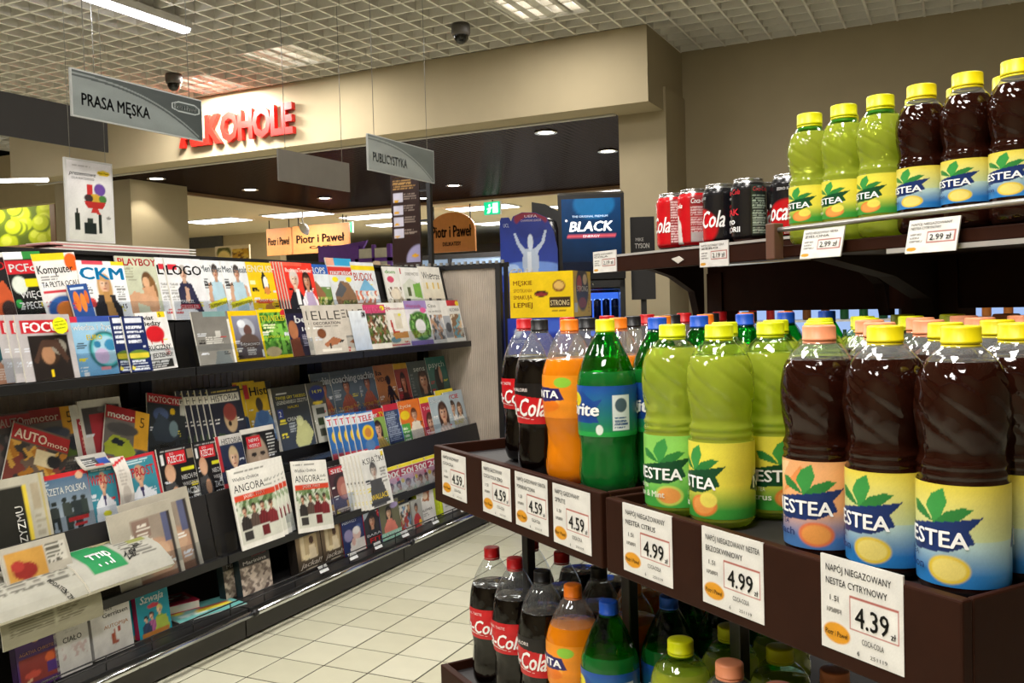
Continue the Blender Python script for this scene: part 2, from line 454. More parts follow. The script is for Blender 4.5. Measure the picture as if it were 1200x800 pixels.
obj('diffuser', MB().prism([(-.045, 0), (-.03, -.028), (.03, -.028), (.045, 0)], -.99, .99, 'y'), emitmat('strip_glow', 'fbf8ff', 9.0), t)
area('lamp_glow', (0, 0, -0.04), .09, 1.9, 60, (0.97, 0.97, 1.0), t)

# ------------------------------------------------------------------ magazine rack, three bays along the aisle
ROW = dict(A=(-3.0, 1.32), B=(-2.90, 1.125), C=(-3.0, .73), D=(-2.90, .545), E=(-2.77, .345), K=(-2.76, .138))
TILT = R(12)
M_BACK = mat('ribbed_back', 'dcd2c8', 0.35, var=0.12, scale=30)
M_ENDP = mat('polycarbonate', 'b4a89c', 0.3, var=0.15, scale=6, spec=0.7)
def rack_bay(y0, y1, label, end=False):
    t = thing('magazine_rack', label, 'magazine rack', (0, y0, 0), group='bays of the magazine rack')
    L = y1 - y0; g = 0.004
    P = lambda n, mb, m, bev=0: obj(n, mb, m, t, bevel=bev)
    P('base', MB().box(-3.28, -2.68, g, L - g, 0, .10), M_CHAR)
    P('skirting', MB().box(-2.68, -2.66, g, L - g, 0.012, .092), mat('skirting_grey', '3c3a38', 0.5))
    P('bottom_shelf', MB().box(-3.28, -2.64, g, L - g, .10, .135), M_BLACK, .003)
    P('chrome_rail', MB().tube([(-2.612, g, .118), (-2.612, L - g, .118)], .013, 12), M_CHROME)
    P('rail_joint', MB().tube([(-2.612, -.012, .118), (-2.612, .012, .118)], .0155, 12), M_BLACK)
    wg = MB()
    for z in (.165, .185): wg.tube([(-2.645, g, z), (-2.645, L - g, z)], .0028, 6)
    for i in range(6): wg.tube([(-2.645, .1 + i * .2, .132), (-2.645, .1 + i * .2, .186)], .0024, 6)
    P('wire_guard', wg, M_BLACK)
    # pairs of stepped displays
    for nm, zb, xf, rise in (('top_shelf', 1.115, -2.885, 1.31), ('middle_shelf', .535, -2.885, .72), ('lower_shelf', .335, -2.752, None)):
        s = MB().box(-3.25, xf, g, L - g, zb - .03, zb)
        if rise: s.box(-3.25, -2.985, g, L - g, zb, rise)
        sh = P(nm, s, M_BLACK)
        P2 = lambda n, mb, m, bev=0: obj(n, mb, m, sh, bevel=bev)
        P2('shelf_edge', MB().box(xf, xf + .012, g, L - g, zb - .028, zb + .007), mat('edge_black', '171617', .4), .002)
        P2('acrylic_lip', MB().prism([(xf - .004, zb), (xf - .001, zb), (xf - .016, zb + .095), (xf - .019, zb + .095)], g + .01, L - g - .01, 'y'), M_ACRYL)
        if rise: P2('acrylic_lip', MB().prism([(-2.984, rise), (-2.981, rise), (-2.995, rise + .09), (-2.998, rise + .09)], g + .01, L - g - .01, 'y'), M_ACRYL)
    for (bx, bz, ln) in ((-3.02, 1.31, .29), (-3.02, .72, .25), (-2.80, .335, .26)):
        dx, dz = -math.sin(TILT) * ln, math.cos(TILT) * ln
        P('leaning_board', MB().prism([(bx, bz), (bx - .006, bz), (bx + dx - .006, bz + dz), (bx + dx, bz + dz)], g, L - g, 'y'), M_CHAR)
    rb = MB(); n = 60
    for i in range(n):
        ya = g + (L - 2 * g) * i / n
        rb.box(-3.262, -3.252 + (.003 if i % 2 else 0), ya, ya + (L - 2 * g) / n, .14, 1.58)
    P('back_panel', rb, M_BACK)
    for yy in (g, L - .06 - g):
        P('upright', MB().box(-3.252, -3.20, yy, yy + .06, .0, 1.59), M_BLACK)
    P('top_cap', MB().box(-3.28, -3.06, g, L - g, 1.585, 1.60), M_BLACK)
    if end:
        for xx in (-3.28, -2.69): P('end_post', MB().box(xx, xx + .035, L - .0, L + .035, 0, 1.615), M_BLACK, .003)
        P('end_rail', MB().box(-3.245, -2.69, L, L + .035, 1.585, 1.615), M_BLACK)
        P('end_rail', MB().box(-3.245, -2.69, L, L + .035, .06, .10), M_BLACK)
        pb = MB(); n = 150
        vs = []; fs = []
        for i in range(n + 1):
            x = -3.245 + .555 * i / n; yy = L + .012 + (.0035 if i % 3 == 0 else 0.0)
            vs += [(x, yy, .10), (x, yy, 1.585)]
            if i: fs.append((2 * i - 2, 2 * i, 2 * i + 1, 2 * i - 1))
        pb.add(vs, fs); pb.box(-3.245, -2.69, L + .018, L + .022, .10, 1.585)
        P('end_panel', pb, M_ENDP)
    return t
rack_bay(1.70, 2.90, 'black magazine rack bay nearest the camera, holding car magazines and draped newspapers')
rack_bay(2.90, 4.10, 'middle bay of the black magazine rack, with stacked weekly newspapers low down')
rack_bay(4.10, 5.31, 'far bay of the black magazine rack, closed by a ribbed end panel', True)

# ------------------------------------------------------------------ magazines
def T(x, y, h, s, c, **k): return ('t', x, y, h, s, c, k)
def bg(c): return ('r', 0, 0, 1, 1, c)
MAGS = {}
def blurbs(ops, n):
    """small cover lines down both margins, as every cover has"""
    r = random.Random(n); out = list(ops); i = next((j for j, o in enumerate(out) if o[0] == 't'), len(out))
    ex = []
    for side in (0, 1):
        y = r.uniform(.48, .6)
        while y > .08:
            h = r.uniform(.05, .11); x = .05 if side == 0 else r.uniform(.66, .74)
            if r.random() < .62: ex.append(('L', x, y - h, x + r.uniform(.16, .26), y, r.choice((2, 3)), r.choice(('f4f2ee', 'f4f2ee', '1c1a1a', 'e8d838', 'c83038', 'd8dce4'))))
            y -= h + r.uniform(.05, .16)
    return out[:1] + out[1:i] + ex + out[i:]
def magazine(row, ya, yb, ln, label, ops, spin=0.0, dx=0.0, dz=0.0, copies=0, cstep=-.022, thick=.007, cat='magazine', name='magazine', m=None, seed=None, tilt=TILT, group=None, pages=None, w=None, clabel=None):
    """one magazine leaning on its row; copies fan out behind it"""
    xb, zb = ROW[row]
    w = w or (yb - ya)
    key = label
    blk = MB().box(-w / 2, w / 2, 0, thick, 0, ln)
    cov = sheet(w, ln, blurbs(ops, len(MAGS)), 42, 56, seed=seed or (len(MAGS) * 7 + 3), mapf=lambda x, z, off: (x, -.0006 - off, z))
    MAGS[key] = 1
    o = obj(name, blk, pages or M_PAGES)
    obj('cover', cov, m or M_PRINT, o)
    tag(o, label, cat, group or ('magazines on the rack' if name == 'magazine' else None))
    k = len(MAGS) % 6
    dx = dx + .0078 * copies
    yc = (ya + yb) / 2
    o.matrix_basis = basis((xb + .004 + k * .0022 + dx, yc, zb + dz), R(90), tilt, spin)
    for i in range(1, copies + 1):
        c = dup(o)
        c.matrix_basis = basis((xb + .004 + k * .0022 + dx - .0085 * i, yc + cstep * i, zb + dz + .001 * i), R(90), tilt, spin)
        c['label'] = (clabel or 'copy of the ' + label.split(',')[0]) + (', %s behind the front one' % ('first', 'second', 'third', 'fourth', 'fifth', 'sixth')[i - 1])
    return o
SK = 'd9a986'; SK2 = 'c48d6a'
W = 'ffffff'
# --- row A (upper step, top shelf)
magazine('A', 2.06, 2.21, .26, 'dark magazine with orange car photo and red title at the picture edge', [bg('1c1a1c'), ('r', 0, .78, 1, .9, '2a1414'), ('p', [(.2, 0), (1, 0), (1, .3), (.75, .62), (.4, .5)], 'c0532c'), ('e', .75, .2, .2, .14, '3a2a28'), T(.4, .76, .12, 'TO', 'e0242c', w=.5, b=.03), ('r', 0, .93, 1, 1, 'd8d4cc'), ('L', .1, .62, .6, .74, 3, 'dddddd')], spin=R(-4))
magazine('A', 2.195, 2.345, .27, 'black and green computer magazine with white title on a red band', [bg('151716'), ('r', 0, .70, 1, .88, 'c8202c'), ('r', 0, .9, .5, 1, W), ('r', .5, .9, 1, 1, '2f8a3c'), T(.08, .73, .11, 'PCFor', W, w=.85, b=.03), ('e', .25, .55, .2, .12, 'd8e0d4'), ('r', .4, .52, .95, .62, 'e6d416'), T(.2, .37, .09, 'WIĘCEJ', W, w=.72, b=.02), T(.12, .22, .1, 'Z PECETA', W, w=.8, b=.03), ('e', .12, .3, .09, .06, '35a04a'), ('r', .02, 0, .98, .14, 'c83a44'), ('L', .1, .03, .9, .11, 1, 'f0d0d0')], spin=R(-4))
magazine('A', 2.309, 2.496, .27, 'white computer weekly with black title, yellow top strip and an orange corner', [bg('e9e6e4'), ('r', 0, .9, .75, 1, 'f2d21c'), ('e', .88, .86, .17, .13, 'e4601c'), T(.05, .72, .12, 'Komputer', '141414', w=.82, b=.02), T(.07, .53, .08, 'TA PŁYTA OCALI', '222222', w=.85), ('r', .06, .44, .7, .49, 'cc3340'), ('e', .45, .2, .38, .2, '2e5a9e'), ('e', .5, .2, .25, .12, 'd67a34'), ('L', .08, .62, .6, .68, 2, '777777')], spin=R(-5))
magazine('A', 2.41, 2.50, .13, 'small blue booklet with orange figures pushed in front of a computer weekly', [bg('2c5296'), ('e', .3, .5, .16, .3, 'e07a30'), ('e', .6, .45, .14, .28, 'e68a3c'), ('e', .82, .6, .1, .2, 'd86a2c'), ('r', .1, .85, .8, .92, 'c8d8f0')], spin=R(-6), dx=.012, dz=.02, cat='booklet', name='booklet')
magazine('A', 2.469, 2.69, .245, 'white magazine with huge light blue title and a blonde woman in black', [bg('eef0f2'), ('r', .1, .93, .55, 1, 'd64a5a'), ('r', .72, .93, 1, 1, 'e8d428'), T(.04, .70, .2, 'CKM', '1b9bdc', w=.92, b=.05), ('f', .5, .62, .26, 'e0b394', 'c79a5e', '2a2a30', .85, 1), ('p', [(.33, .45), (.68, .45), (.78, .1), (.25, .1)], '26262c'), ('p', [(.44, .5), (.56, .5), (.7, .0), (.5, .0)], 'b98a52'), T(.82, .22, .08, '15', '222222', b=.03), ('e', .17, .32, .1, .08, 'd84444'), ('L', .06, .45, .24, .62, 5, '666666'), ('L', .75, .35, .95, .6, 6, '888888')])
magazine('A', 2.665, 2.881, .27, 'pale green magazine with red capital title and a woman sitting with long hair', [bg('c9cdb4'), T(.05, .86, .115, 'PLAYBOY', 'd6202a', w=.9, b=.03), ('L', .06, .62, .4, .84, 7, 'a4a48c'), ('e', .66, .60, .14, .17, '6b4a30'), ('e', .76, .45, .1, .25, '8a6238'), ('e', .62, .60, .085, .085, 'dcae88'), ('p', [(.5, .52), (.78, .55), (.85, .3), (.8, .0), (.66, .0)], 'd2a07a'), ('p', [(.12, .36), (.3, .46), (.72, .38), (.86, .28), (.7, .2), (.34, .28), (.3, 0), (.16, 0)], 'd8a884'), ('p', [(.34, .28), (.6, .22), (.62, 0), (.42, 0)], 'c9cdb4')])
magazine('A', 2.908, 3.115, .27, 'white magazine with rounded black title and a man in a dark blue suit', [bg('e9e9ec'), ('r', .06, .80, .3, .9, 'd83040'), T(.02, .73, .16, 'LOGO', '141416', w=.96, b=.03), ('f', .45, .76, .2, 'd8b096', 'b8b0a8', '2c2c44', .85), ('p', [(.3, .6), (.62, .6), (.9, .0), (.5, .22), (.26, .2)], '2f2f4a'), ('p', [(.44, .55), (.54, .5), (.5, .25), (.4, .3)], 'd0a890'), ('r', .2, .17, .75, .25, 'c8303c'), T(.22, .27, .055, 'MARCEL', W, w=.4), T(.22, .18, .06, 'GESSLER', W, w=.5, b=.02), ('L', .04, .3, .25, .6, 6, 'aaaaaa')], clabel='copy of the rounded-title white magazine', copies=1, cstep=-.042)
for nm, a, b in (('first of the pair', 3.11, 3.29), ('second of the pair', 3.242, 3.429)):
    magazine('A', a, b, .268, 'white health magazine with a man in vest and yellow slanted band, ' + nm, [bg('e8ebee'), T(.03, .80, .12, "Men'sHealth", '5a6470', w=.94, b=.02), ('f', .5, .80, .2, 'c99c80', '3a2e28', 'a8c8d8', .9), ('p', [(.3, .62), (.68, .62), (.72, .1), (.3, .1)], 'b4d2e0'), ('p', [(.2, .6), (.3, .62), (.28, .2), (.14, .3)], 'd0a488'), ('p', [(.7, .6), (.78, .55), (.84, .28), (.74, .2)], 'd0a488'), ('p', [(.1, .16), (.95, .3), (.95, .4), (.1, .26)], 'e8e034'), T(.14, .19, .05, 'SUPERPOWERS', '222222', w=.74, rot=.17), ('L', .04, .5, .22, .7, 4, '444444'), T(.06, .56, .07, 'SIŁA', '222222')])
magazine('A', 3.405, 3.618, .268, 'yellow language magazine with white title and a dancer in black', [bg('f0c81c'), T(.04, .82, .13, 'ENGLISH', 'fff8dc', w=.92, b=.03), ('p', [(.5, .85), (.62, .7), (.66, .45), (.45, .42), (.42, .7)], '1c1a1c'), ('e', .55, .62, .08, .12, 'f4efe6'), ('e', .55, .48, .1, .07, 'd88a44'), ('e', .4, .28, .3, .04, 'd8502c'), ('p', [(.3, .0), (.4, .22), (.6, .25), (.75, .1), (.7, 0)], 'b87a3c'), ('r', .04, .6, .2, .66, 'fff0b0'), T(.2, .28, .05, 'GREAT CATS', W, w=.6)])
magazine('A', 3.63, 3.857, .272, 'red business magazine with a bald man in black tie and a woman in white', [bg('e23a2c'), ('r', 0, .93, .65, 1, 'e8604c'), T(.06, .82, .08, 'BusinessTraveller', 'ffe8e0', w=.9, b=.02), ('f', .3, .68, .26, 'e0c0a8', 'd8cfc8', '20222a', .95), ('r', .27, .2, .4, .5, 'f0f0f0'), ('f', .72, .66, .24, 'c89070', '2a1c1a', 'e8e2ea', .95, 1), ('p', [(.62, .45), (.86, .45), (.95, 0), (.6, 0)], 'b8a4c4'), T(.22, .05, .1, 'LUKSUS', W, w=.5, b=.02)], clabel='copy of the red business magazine', copies=4, cstep=-.011)
magazine('A', 3.857, 4.06, .272, 'magazine with white title on blue band above a house in a garden', [bg('6c8c4e'), ('r', 0, .80, 1, 1, '2c5fb4'), T(.05, .82, .13, 'DROPS', W, w=.75, b=.03), ('r', .75, .7, 1, .8, 'a8d060'), ('r', 0, .55, 1, .8, 'dfe6ea'), ('p', [(.05, .35), (.3, .68), (.62, .42), (.6, .2), (.05, .2)], '9a6a4c'), ('n', 0, 0, 1, .35, .06, ['5c7c34', '8ca44c', 'c8c46a', '48602c', 'd8d0a0']), ('r', .4, .12, .9, .18, 'e8e4d0')])
magazine('A', 4.04, 4.269, .312, 'building magazine with blue band over white title on red, house photo below', [bg('d8dde0'), ('r', 0, .86, .3, 1, 'e4a890'), ('r', .3, .86, 1, 1, '38a0d0'), ('r', 0, .70, 1, .84, 'd23c34'), T(.08, .71, .09, 'murator', W, w=.84, b=.03), ('e', .22, .62, .12, .045, 'f0e020'), ('e', .75, .62, .12, .045, 'f0e020'), ('p', [(.1, .35), (.4, .6), (.72, .56), (.95, .32), (.9, .05), (.15, .05)], '8a6a50'), ('p', [(.1, .33), (.4, .58), (.6, .45), (.35, .3)], '5a5c60'), ('n', .3, 0, 1, .25, .07, ['7a8a4c', '4e5c34', 'b89a70', '6c5038'])])
magazine('A', 4.252, 4.477, .295, 'pale magazine with yellow top strip and blue house sketch, right of the house magazine', [bg('dfe3e6'), ('r', 0, .84, 1, .93, 'f0d41c'), T(.05, .64, .16, 'BUDOX', 'd85a4c', w=.8, b=.02), ('p', [(.1, .4), (.5, .7), (.95, .4)], '78b4d8'), ('n', 0, .2, 1, .45, .09, ['e8e8ea', 'c8d4dc', 'd87a5c', 'f0ece4']), ('r', 0, 0, 1, .2, 'c88a70')])
magazine('A', 4.56, 4.74, .278, 'narrow white interiors magazine with green title and pink dot', [bg('e8e6e0'), T(.1, .85, .08, 'dom', '6ab04c', w=.6, b=.03), ('e', .35, .72, .2, .07, 'd04c6c'), ('n', .1, .1, .9, .55, .12, ['d8cfc0', 'b8a890', 'f0ece4', '6a5a4c']), ('e', .5, .4, .3, .12, 'e8dcc8')])
magazine('A', 4.721, 4.965, .278, 'white interiors magazine showing a green chair by a window', [bg('eceae6'), T(.3, .82, .07, 'DOBRE WNĘTRZE', '9a968c', w=.6), ('r', .05, .85, .12, .97, 'c03040'), ('p', [(.05, .6), (.45, .75), (.95, .6), (.95, .1), (.05, .1)], 'd8dccc'), ('p', [(.55, .62), (.9, .66), (.88, .3), (.55, .34)], '7cb44c'), ('r', .1, .12, .3, .3, '2c2c2a'), ('r', .25, .35, .4, .55, '54603c'), ('r', .65, .1, .7, .25, '1e1e1e')])
magazine('A', 4.955, 5.21, .288, 'white interiors magazine with tall black handwritten title at the rack end', [bg('eae6dc'), T(.1, .72, .17, 'Wnętrze', '161616', w=.82, b=.0), ('g', 0, .1, 1, .65, 'd8ccb4', 'f0ead8'), ('r', .2, .5, .28, .64, 'e0c060'), ('r', .5, .5, .58, .64, 'e0c060'), ('r', .75, .5, .82, .64, 'd8b458'), ('r', .2, .12, .32, .3, '2a2624'), ('r', .55, .12, .8, .28, '34302c')])
# --- row B (lower step, top shelf)
magazine('B', 1.95, 2.10, .23, 'brown car magazine at the picture edge with teal car top', [bg('b98468'), ('r', 0, .6, 1, 1, 'c8c4c4'), ('e', .6, .52, .5, .2, '1c4a54'), ('r', .2, .9, .9, .98, 'c82430'), T(.2, .28, .09, '1250', 'f0e8e0', w=.7, b=.02), ('L', .3, .05, .9, .24, 5, 'e0c8b8')])
magazine('B', 2.125, 2.34, .235, 'film-wrapped science magazine with red title band and a dark portrait', [bg('b7b2b4'), ('r', .05, .72, .95, .92, 'c42432'), T(.12, .74, .15, 'FOCUS', 'f6efee', w=.78, b=.05), ('r', .16, .0, .9, .68, '241e1c'), ('e', .5, .42, .2, .2, '3a2a20'), ('e', .48, .38, .12, .14, 'a87c5c'), ('e', .7, .5, .14, .12, '8a8478'), ('e', .5, .1, .03, .06, 'e8c81c'), ('p', [(.2, .3), (.4, .6), (.7, .62), (.86, .3), (.8, .25), (.6, .5), (.4, .5), (.26, .25)], '4a342a')], clabel='copy of the film-wrapped science magazine', copies=2, cstep=-.03)
o = obj('price_sticker', sheet(.062, .062, [bg('e9ec1e'), ('e', .5, .5, .5, .5, 'eaf01c'), T(.5, .70, .07, 'DODATEK', '7a8418', w=.6, a='c'), T(.5, .5, .1, 'DVD GRATIS', '8a8a14', w=.75, a='c'), T(.5, .3, .1, 'NAUKOWO', '7a8418', w=.62, a='c')], 14, 14, mapf=lambda x, z, off: (math.copysign(min(abs(x), math.sqrt(max(0, .031 ** 2 - (z - .031) ** 2))), x), -off, z)), M_PRINT)
tag(o, 'round yellow sticker over the title of the film-wrapped science magazine', 'sticker'); o.matrix_basis = basis((-2.892, 2.285, 1.285), R(90), TILT, R(-6))
magazine('B', 2.345, 2.573, .225, 'light blue science magazine with a teal clock dial on the cover', [('g', 0, 0, 1, 1, '6fa9d4', 'a4cce4'), ('r', 0, .9, .15, 1, 'd03048'), ('r', .15, .9, 1, 1, '3a54a8'), T(.05, .77, .1, 'wiedza i życie', W, w=.84, b=.02), ('e', .62, .42, .34, .32, '15605e'), ('e', .62, .42, .29, .275, '58b8c0'), ('e', .62, .42, .25, .24, 'a8d0e4'), ('e', .52, .32, .14, .13, 'cdb8dc'), ('e', .72, .5, .12, .1, '3c8cb8'), ('e', .46, .52, .07, .06, '2e7ca4'), T(.28, .6, .09, 'EURO', 'f0dc28', w=.3, b=.03), ('e', .92, .2, .1, .12, '8a4458'), ('r', .45, .08, .65, .14, 'd88c94'), ('r', .1, 0, .2, .06, 'e8e8e8')])
magazine('B', 2.575, 2.68, .22, 'dark blue knowledge magazine with rows of white headline text', [bg('1c2a5e'), ('r', .1, .88, .9, .98, 'e0e4f0'), ('L', .1, .5, .9, .85, 4, 'e8ecf8'), ('e', .5, .3, .5, .09, '6a8a34'), ('r', .05, .24, .95, .34, 'd8c83c'), ('L', .1, .02, .95, .22, 4, 'dfe6f2')], clabel='copy of the dark blue knowledge magazine', copies=1, cstep=-.05)
magazine('B', 2.655, 2.815, .235, 'white knowledge magazine with a dripping red ball and black headline', [bg('e8e6e4'), ('r', .7, .9, .95, 1, 'e8d01c'), T(.74, .91, .07, '5', '222222', b=.03), T(.05, .87, .08, 'świat', '181818', w=.5, b=.03), T(.05, .77, .08, 'wiedzy', '181818', w=.7, b=.03), ('e', .5, .62, .3, .15, 'cc1e28'), ('p', [(.25, .6), (.34, .44), (.42, .6)], 'cc1e28'), ('p', [(.6, .6), (.68, .40), (.76, .6)], 'cc1e28'), T(.08, .34, .09, 'TRUCIZNY', '1a1a1a', w=.84, b=.02), T(.08, .21, .08, 'W JEDZENIU?', '1a1a1a', w=.84, b=.02), ('r', .12, .02, .9, .17, '2a2a2a'), ('L', .18, .03, .85, .16, 3, 'dddddd')], spin=R(-2))
magazine('B', 2.94, 3.156, .232, 'plain grey magazine sealed in film beside the empty slot', [('g', 0, 0, 1, 1, '8e8c86', '7b7772'), ('r', .3, .9, .95, 1, '7ca0a0'), ('L', .25, .38, .75, .52, 4, 'e0ded8'), ('p', [(.4, .0), (.9, .0), (.78, .25), (.5, .25)], '70787a'), ('r', .55, .5, .7, .62, 'c8c6c0'), ('r', .93, .0, 1, .85, 'e8e6e2')])
magazine('B', 3.167, 3.383, .232, 'yellow-bordered magazine with a snow monkey cover', [bg('f2c40c'), ('g', .08, .05, .92, .90, '4a3c3a', '8c8ea4'), ('e', .48, .64, .24, .2, 'b4b8c4'), ('e', .5, .6, .12, .12, '6a4a44'), ('e', .5, .38, .3, .16, '5c4a44'), ('e', .34, .74, .12, .08, 'e4e8f0'), T(.5, .30, .055, 'WĘDROWCY', W, w=.6, a='c', b=.02), ('L', .38, .12, .66, .27, 5, 'd8d4d0'), ('r', .82, .07, .9, .2, 'e8e8e8')])
magazine('B', 3.355, 3.576, .236, 'yellow-edged travel magazine with green jungle photo', [bg('f0d414'), ('n', .06, .06, .94, .94, .09, ['3c7a28', '5ca03c', '2c5a1c', '86c04c']), T(.08, .76, .12, 'TRAVELER', 'f0e83c', w=.82, b=.03), ('e', .86, .9, .13, .09, 'd02c34'), ('L', .1, .52, .5, .72, 3, 'e8f0c0'), ('r', .6, .1, .72, .7, '7cc04c'), ('e', .3, .14, .24, .1, 'c8b48a'), T(.12, .42, .05, 'KAMBODŻA', 'e8f040', w=.6)])
magazine('B', 3.55, 3.758, .236, 'navy business magazine with white letters and a man half hidden', [bg('23203c'), ('r', 0, .9, 1, 1, '1a1820'), T(.3, .70, .16, 'bes', W, w=.62, b=.03), ('e', .18, .55, .16, .2, 'b0704c'), ('p', [(.0, .35), (.34, .4), (.4, 0), (0, 0)], '7c4030'), T(.5, .52, .09, '10', W, w=.24, b=.03), ('L', .46, .2, .9, .46, 6, 'a8a4b8')])
magazine('B', 3.71, 3.985, .25, 'beige decoration magazine with thin widely spaced title and a brown armchair', [bg('cfc7bc'), T(.08, .70, .2, 'ELLE', '4a4642', w=.86, b=-.012), T(.1, .60, .06, 'DECORATION', '5a544e', w=.8), ('L', .12, .54, .9, .58, 1, '8a847c'), ('e', .28, .42, .13, .1, '7c4a30'), ('p', [(.3, .2), (.6, .34), (.85, .28), (.7, .18), (.35, .14)], 'b0704e'), ('r', .2, .04, .8, .10, 'f0eae0'), ('r', .45, .1, .5, .2, '4a3a30')], clabel='copy of the armchair decoration magazine', copies=1, cstep=-.03)
magazine('B', 3.965, 4.20, .254, 'second beige decoration magazine, partly behind a white pricing sheet', [bg('cbc3b8'), T(.08, .72, .18, 'ELLE', '4a4642', w=.86, b=-.012), ('p', [(.2, .2), (.6, .34), (.85, .28), (.5, .14)], 'a8684a')])
o = obj('info_sheet', sheet(.155, .215, [('g', 0, 0, 1, 1, 'b8c6dc', 'e8eef4'), ('r', .72, .86, .95, .97, '2a2c34'), T(.75, .88, .05, 'B', W), ('L', .25, .3, .75, .8, 3, 'd0d8e4')], 14, 16), M_PRINT); tag(o, 'pale blue blank sheet standing in front of the beige decoration magazine', 'sheet'); o.matrix_basis = basis((-2.882, 4.125, 1.127), R(90), TILT, 0)
magazine('B', 4.19, 4.402, .248, 'dark garden magazine with pink lettering and a yellow dot', [bg('4c4640'), ('r', 0, .8, 1, 1, 'd84878'), T(.06, .82, .13, 'Mój DOM', 'e8709c', w=.8, b=.03), ('e', .86, .92, .1, .06, 'f0e020'), ('n', 0, 0, 1, .75, .1, ['6a7a4c', '3c3830', 'd8d4c8', '8a5a44', '42602c']), ('r', 0, 0, 1, .12, 'e8e4dc')])
magazine('B', 4.355, 4.64, .258, 'white home magazine with pink title and a red chair in a kitchen', [bg('ece8e2'), T(.06, .84, .1, 'Moje', 'd84470', w=.35, b=.03), T(.42, .84, .06, 'mieszkanie', 'e090a4', w=.54), ('r', .5, .4, .75, .75, 'd8d0c0'), ('p', [(.32, .6), (.38, .62), (.42, .36), (.6, .36), (.6, .3), (.36, .3)], 'b8282c'), ('e', .7, .72, .06, .03, 'e8e02c'), ('e', .4, .16, .18, .07, '2c8cb4'), ('p', [(.3, .3), (.9, .34), (.9, .2), (.4, .18)], 'd08a5c'), ('r', .1, .02, .9, .06, 'd8506c')])
magazine('B', 4.62, 4.90, .268, 'purple-edged magazine showing a round green wreath', [bg('e6e2ec'), ('r', 0, .8, 1, 1, 'a48cc8'), T(.06, .84, .09, 'Weranda', 'd060a0', w=.6, b=.02), ('e', .5, .42, .44, .34, '3e7a34'), ('n', .15, .15, .85, .70, .06, ['2f6a2c', '5c9c4c', '86b86c', '3c5c30']), ('e', .5, .42, .2, .16, 'e8e8ec'), ('e', .72, .78, .12, .06, 'e060a0'), ('r', 0, 0, 1, .1, '8c78b8')])
magazine('B', 4.87, 5.06, .268, 'white interiors magazine with grey sofa photo, second from the rack end', [bg('e4e2de'), T(.06, .84, .08, 'Czas', '3a3836', w=.5, b=.0), T(.06, .72, .06, 'na wnętrze', '8a8682', w=.8), ('n', .05, .08, .95, .66, .14, ['c8c8cc', 'a8acb4', '50545c', 'e8e8ea', 'b48c70'])])
magazine('B', 5.03, 5.27, .268, 'white kitchen magazine with a red label in its top corner at the rack end', [bg('ebe9e4'), ('r', .35, .86, .98, 1, 'c02834'), ('e', .9, .92, .1, .06, 'f0d81c'), T(.45, .73, .08, 'KUCHNIA', '3a3836', w=.5, b=.0), ('n', .4, .08, .95, .66, .16, ['d8b890', '78b0c0', 'c88c5c', 'e8dcc8', '8c6c50']), ('r', .02, .1, .38, .62, 'a8acb4'), ('e', .22, .35, .14, .12, '484c54')])
# --- row C (upper step, middle shelf)
magazine('C', 2.05, 2.25, .285, 'dim red car magazine standing behind a slumped one at the picture edge', [bg('4a4242'), ('r', 0, .82, 1, .97, '8c3034'), T(.4, .83, .11, 'AUTOm', 'b8a8a0', w=.6, b=.03), ('n', 0, .1, 1, .75, .12, ['4c4a4c', '5c5452', '3a3838', '6c4a44'])])
magazine('C', 2.06, 2.29, .265, 'car magazine slumped over with red band and cream title', [bg('5c5048'), ('r', 0, .78, 1, .97, '9c2c2c'), T(.05, .80, .13, 'AUTO', 'f0e4cc', w=.55, b=.04), T(.62, .80, .08, 'moto', 'f0e4cc', w=.36, b=.02), ('n', 0, 0, 1, .75, .14, ['6c5c50', '3c3836', 'a8702c', 'c89a48', '7c4038']), ('r', .45, .5, .8, .72, 'd8c8a0'), ('e', .78, .6, .12, .09, '2a2a2c')], spin=R(24), dx=.02, dz=-.03)
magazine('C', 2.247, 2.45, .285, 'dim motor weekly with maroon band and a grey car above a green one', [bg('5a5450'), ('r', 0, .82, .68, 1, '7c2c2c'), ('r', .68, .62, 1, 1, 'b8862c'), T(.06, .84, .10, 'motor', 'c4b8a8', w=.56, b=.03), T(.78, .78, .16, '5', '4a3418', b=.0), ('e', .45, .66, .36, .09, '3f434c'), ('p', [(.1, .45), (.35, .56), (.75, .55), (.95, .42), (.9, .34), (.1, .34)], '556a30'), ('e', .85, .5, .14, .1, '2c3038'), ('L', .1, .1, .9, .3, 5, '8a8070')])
magazine('C', 2.424, 2.52, .285, 'white-edged motoring magazine with red strip behind the slumped motor weekly', [bg('c8c4bc'), ('r', .2, .3, .95, .8, '9c3038'), T(.3, .72, .08, 'o', 'e8e0d8', b=.03), ('L', .3, .35, .9, .68, 6, 'c88c80')], copies=0)
magazine('C', 2.46, 2.66, .298, 'white-bordered motoring magazine, the back one behind the slumped motor weekly', [bg('cfcac2'), ('r', .05, .55, .95, .9, '4a4648'), ('e', .62, .86, .2, .05, '6c6a6c'), ('r', .2, .3, .9, .8, '9c3038')])
magazine('C', 2.49, 2.70, .272, 'motor weekly slumped to the right with red band, lime car and orange side strip', [bg('6a6460'), ('r', 0, .80, .68, 1, '9c2a2c'), ('r', .68, .42, 1, 1, 'd8a030'), T(.05, .83, .10, 'motor', 'f0e8dc', w=.6, b=.04), T(.78, .76, .16, '5', '5a4018', b=.0), ('e', .4, .68, .36, .09, '4c4a4a'), ('p', [(.02, .42), (.2, .58), (.55, .54), (.75, .36), (.6, .26), (.05, .28)], 'a0ac38'), ('p', [(.14, .46), (.26, .54), (.48, .5), (.4, .42)], '2a3038'), ('e', .85, .3, .14, .12, '3a444c'), ('L', .1, .05, .9, .2, 4, 'a89c88')], spin=R(18), dx=.016, dz=-.015)
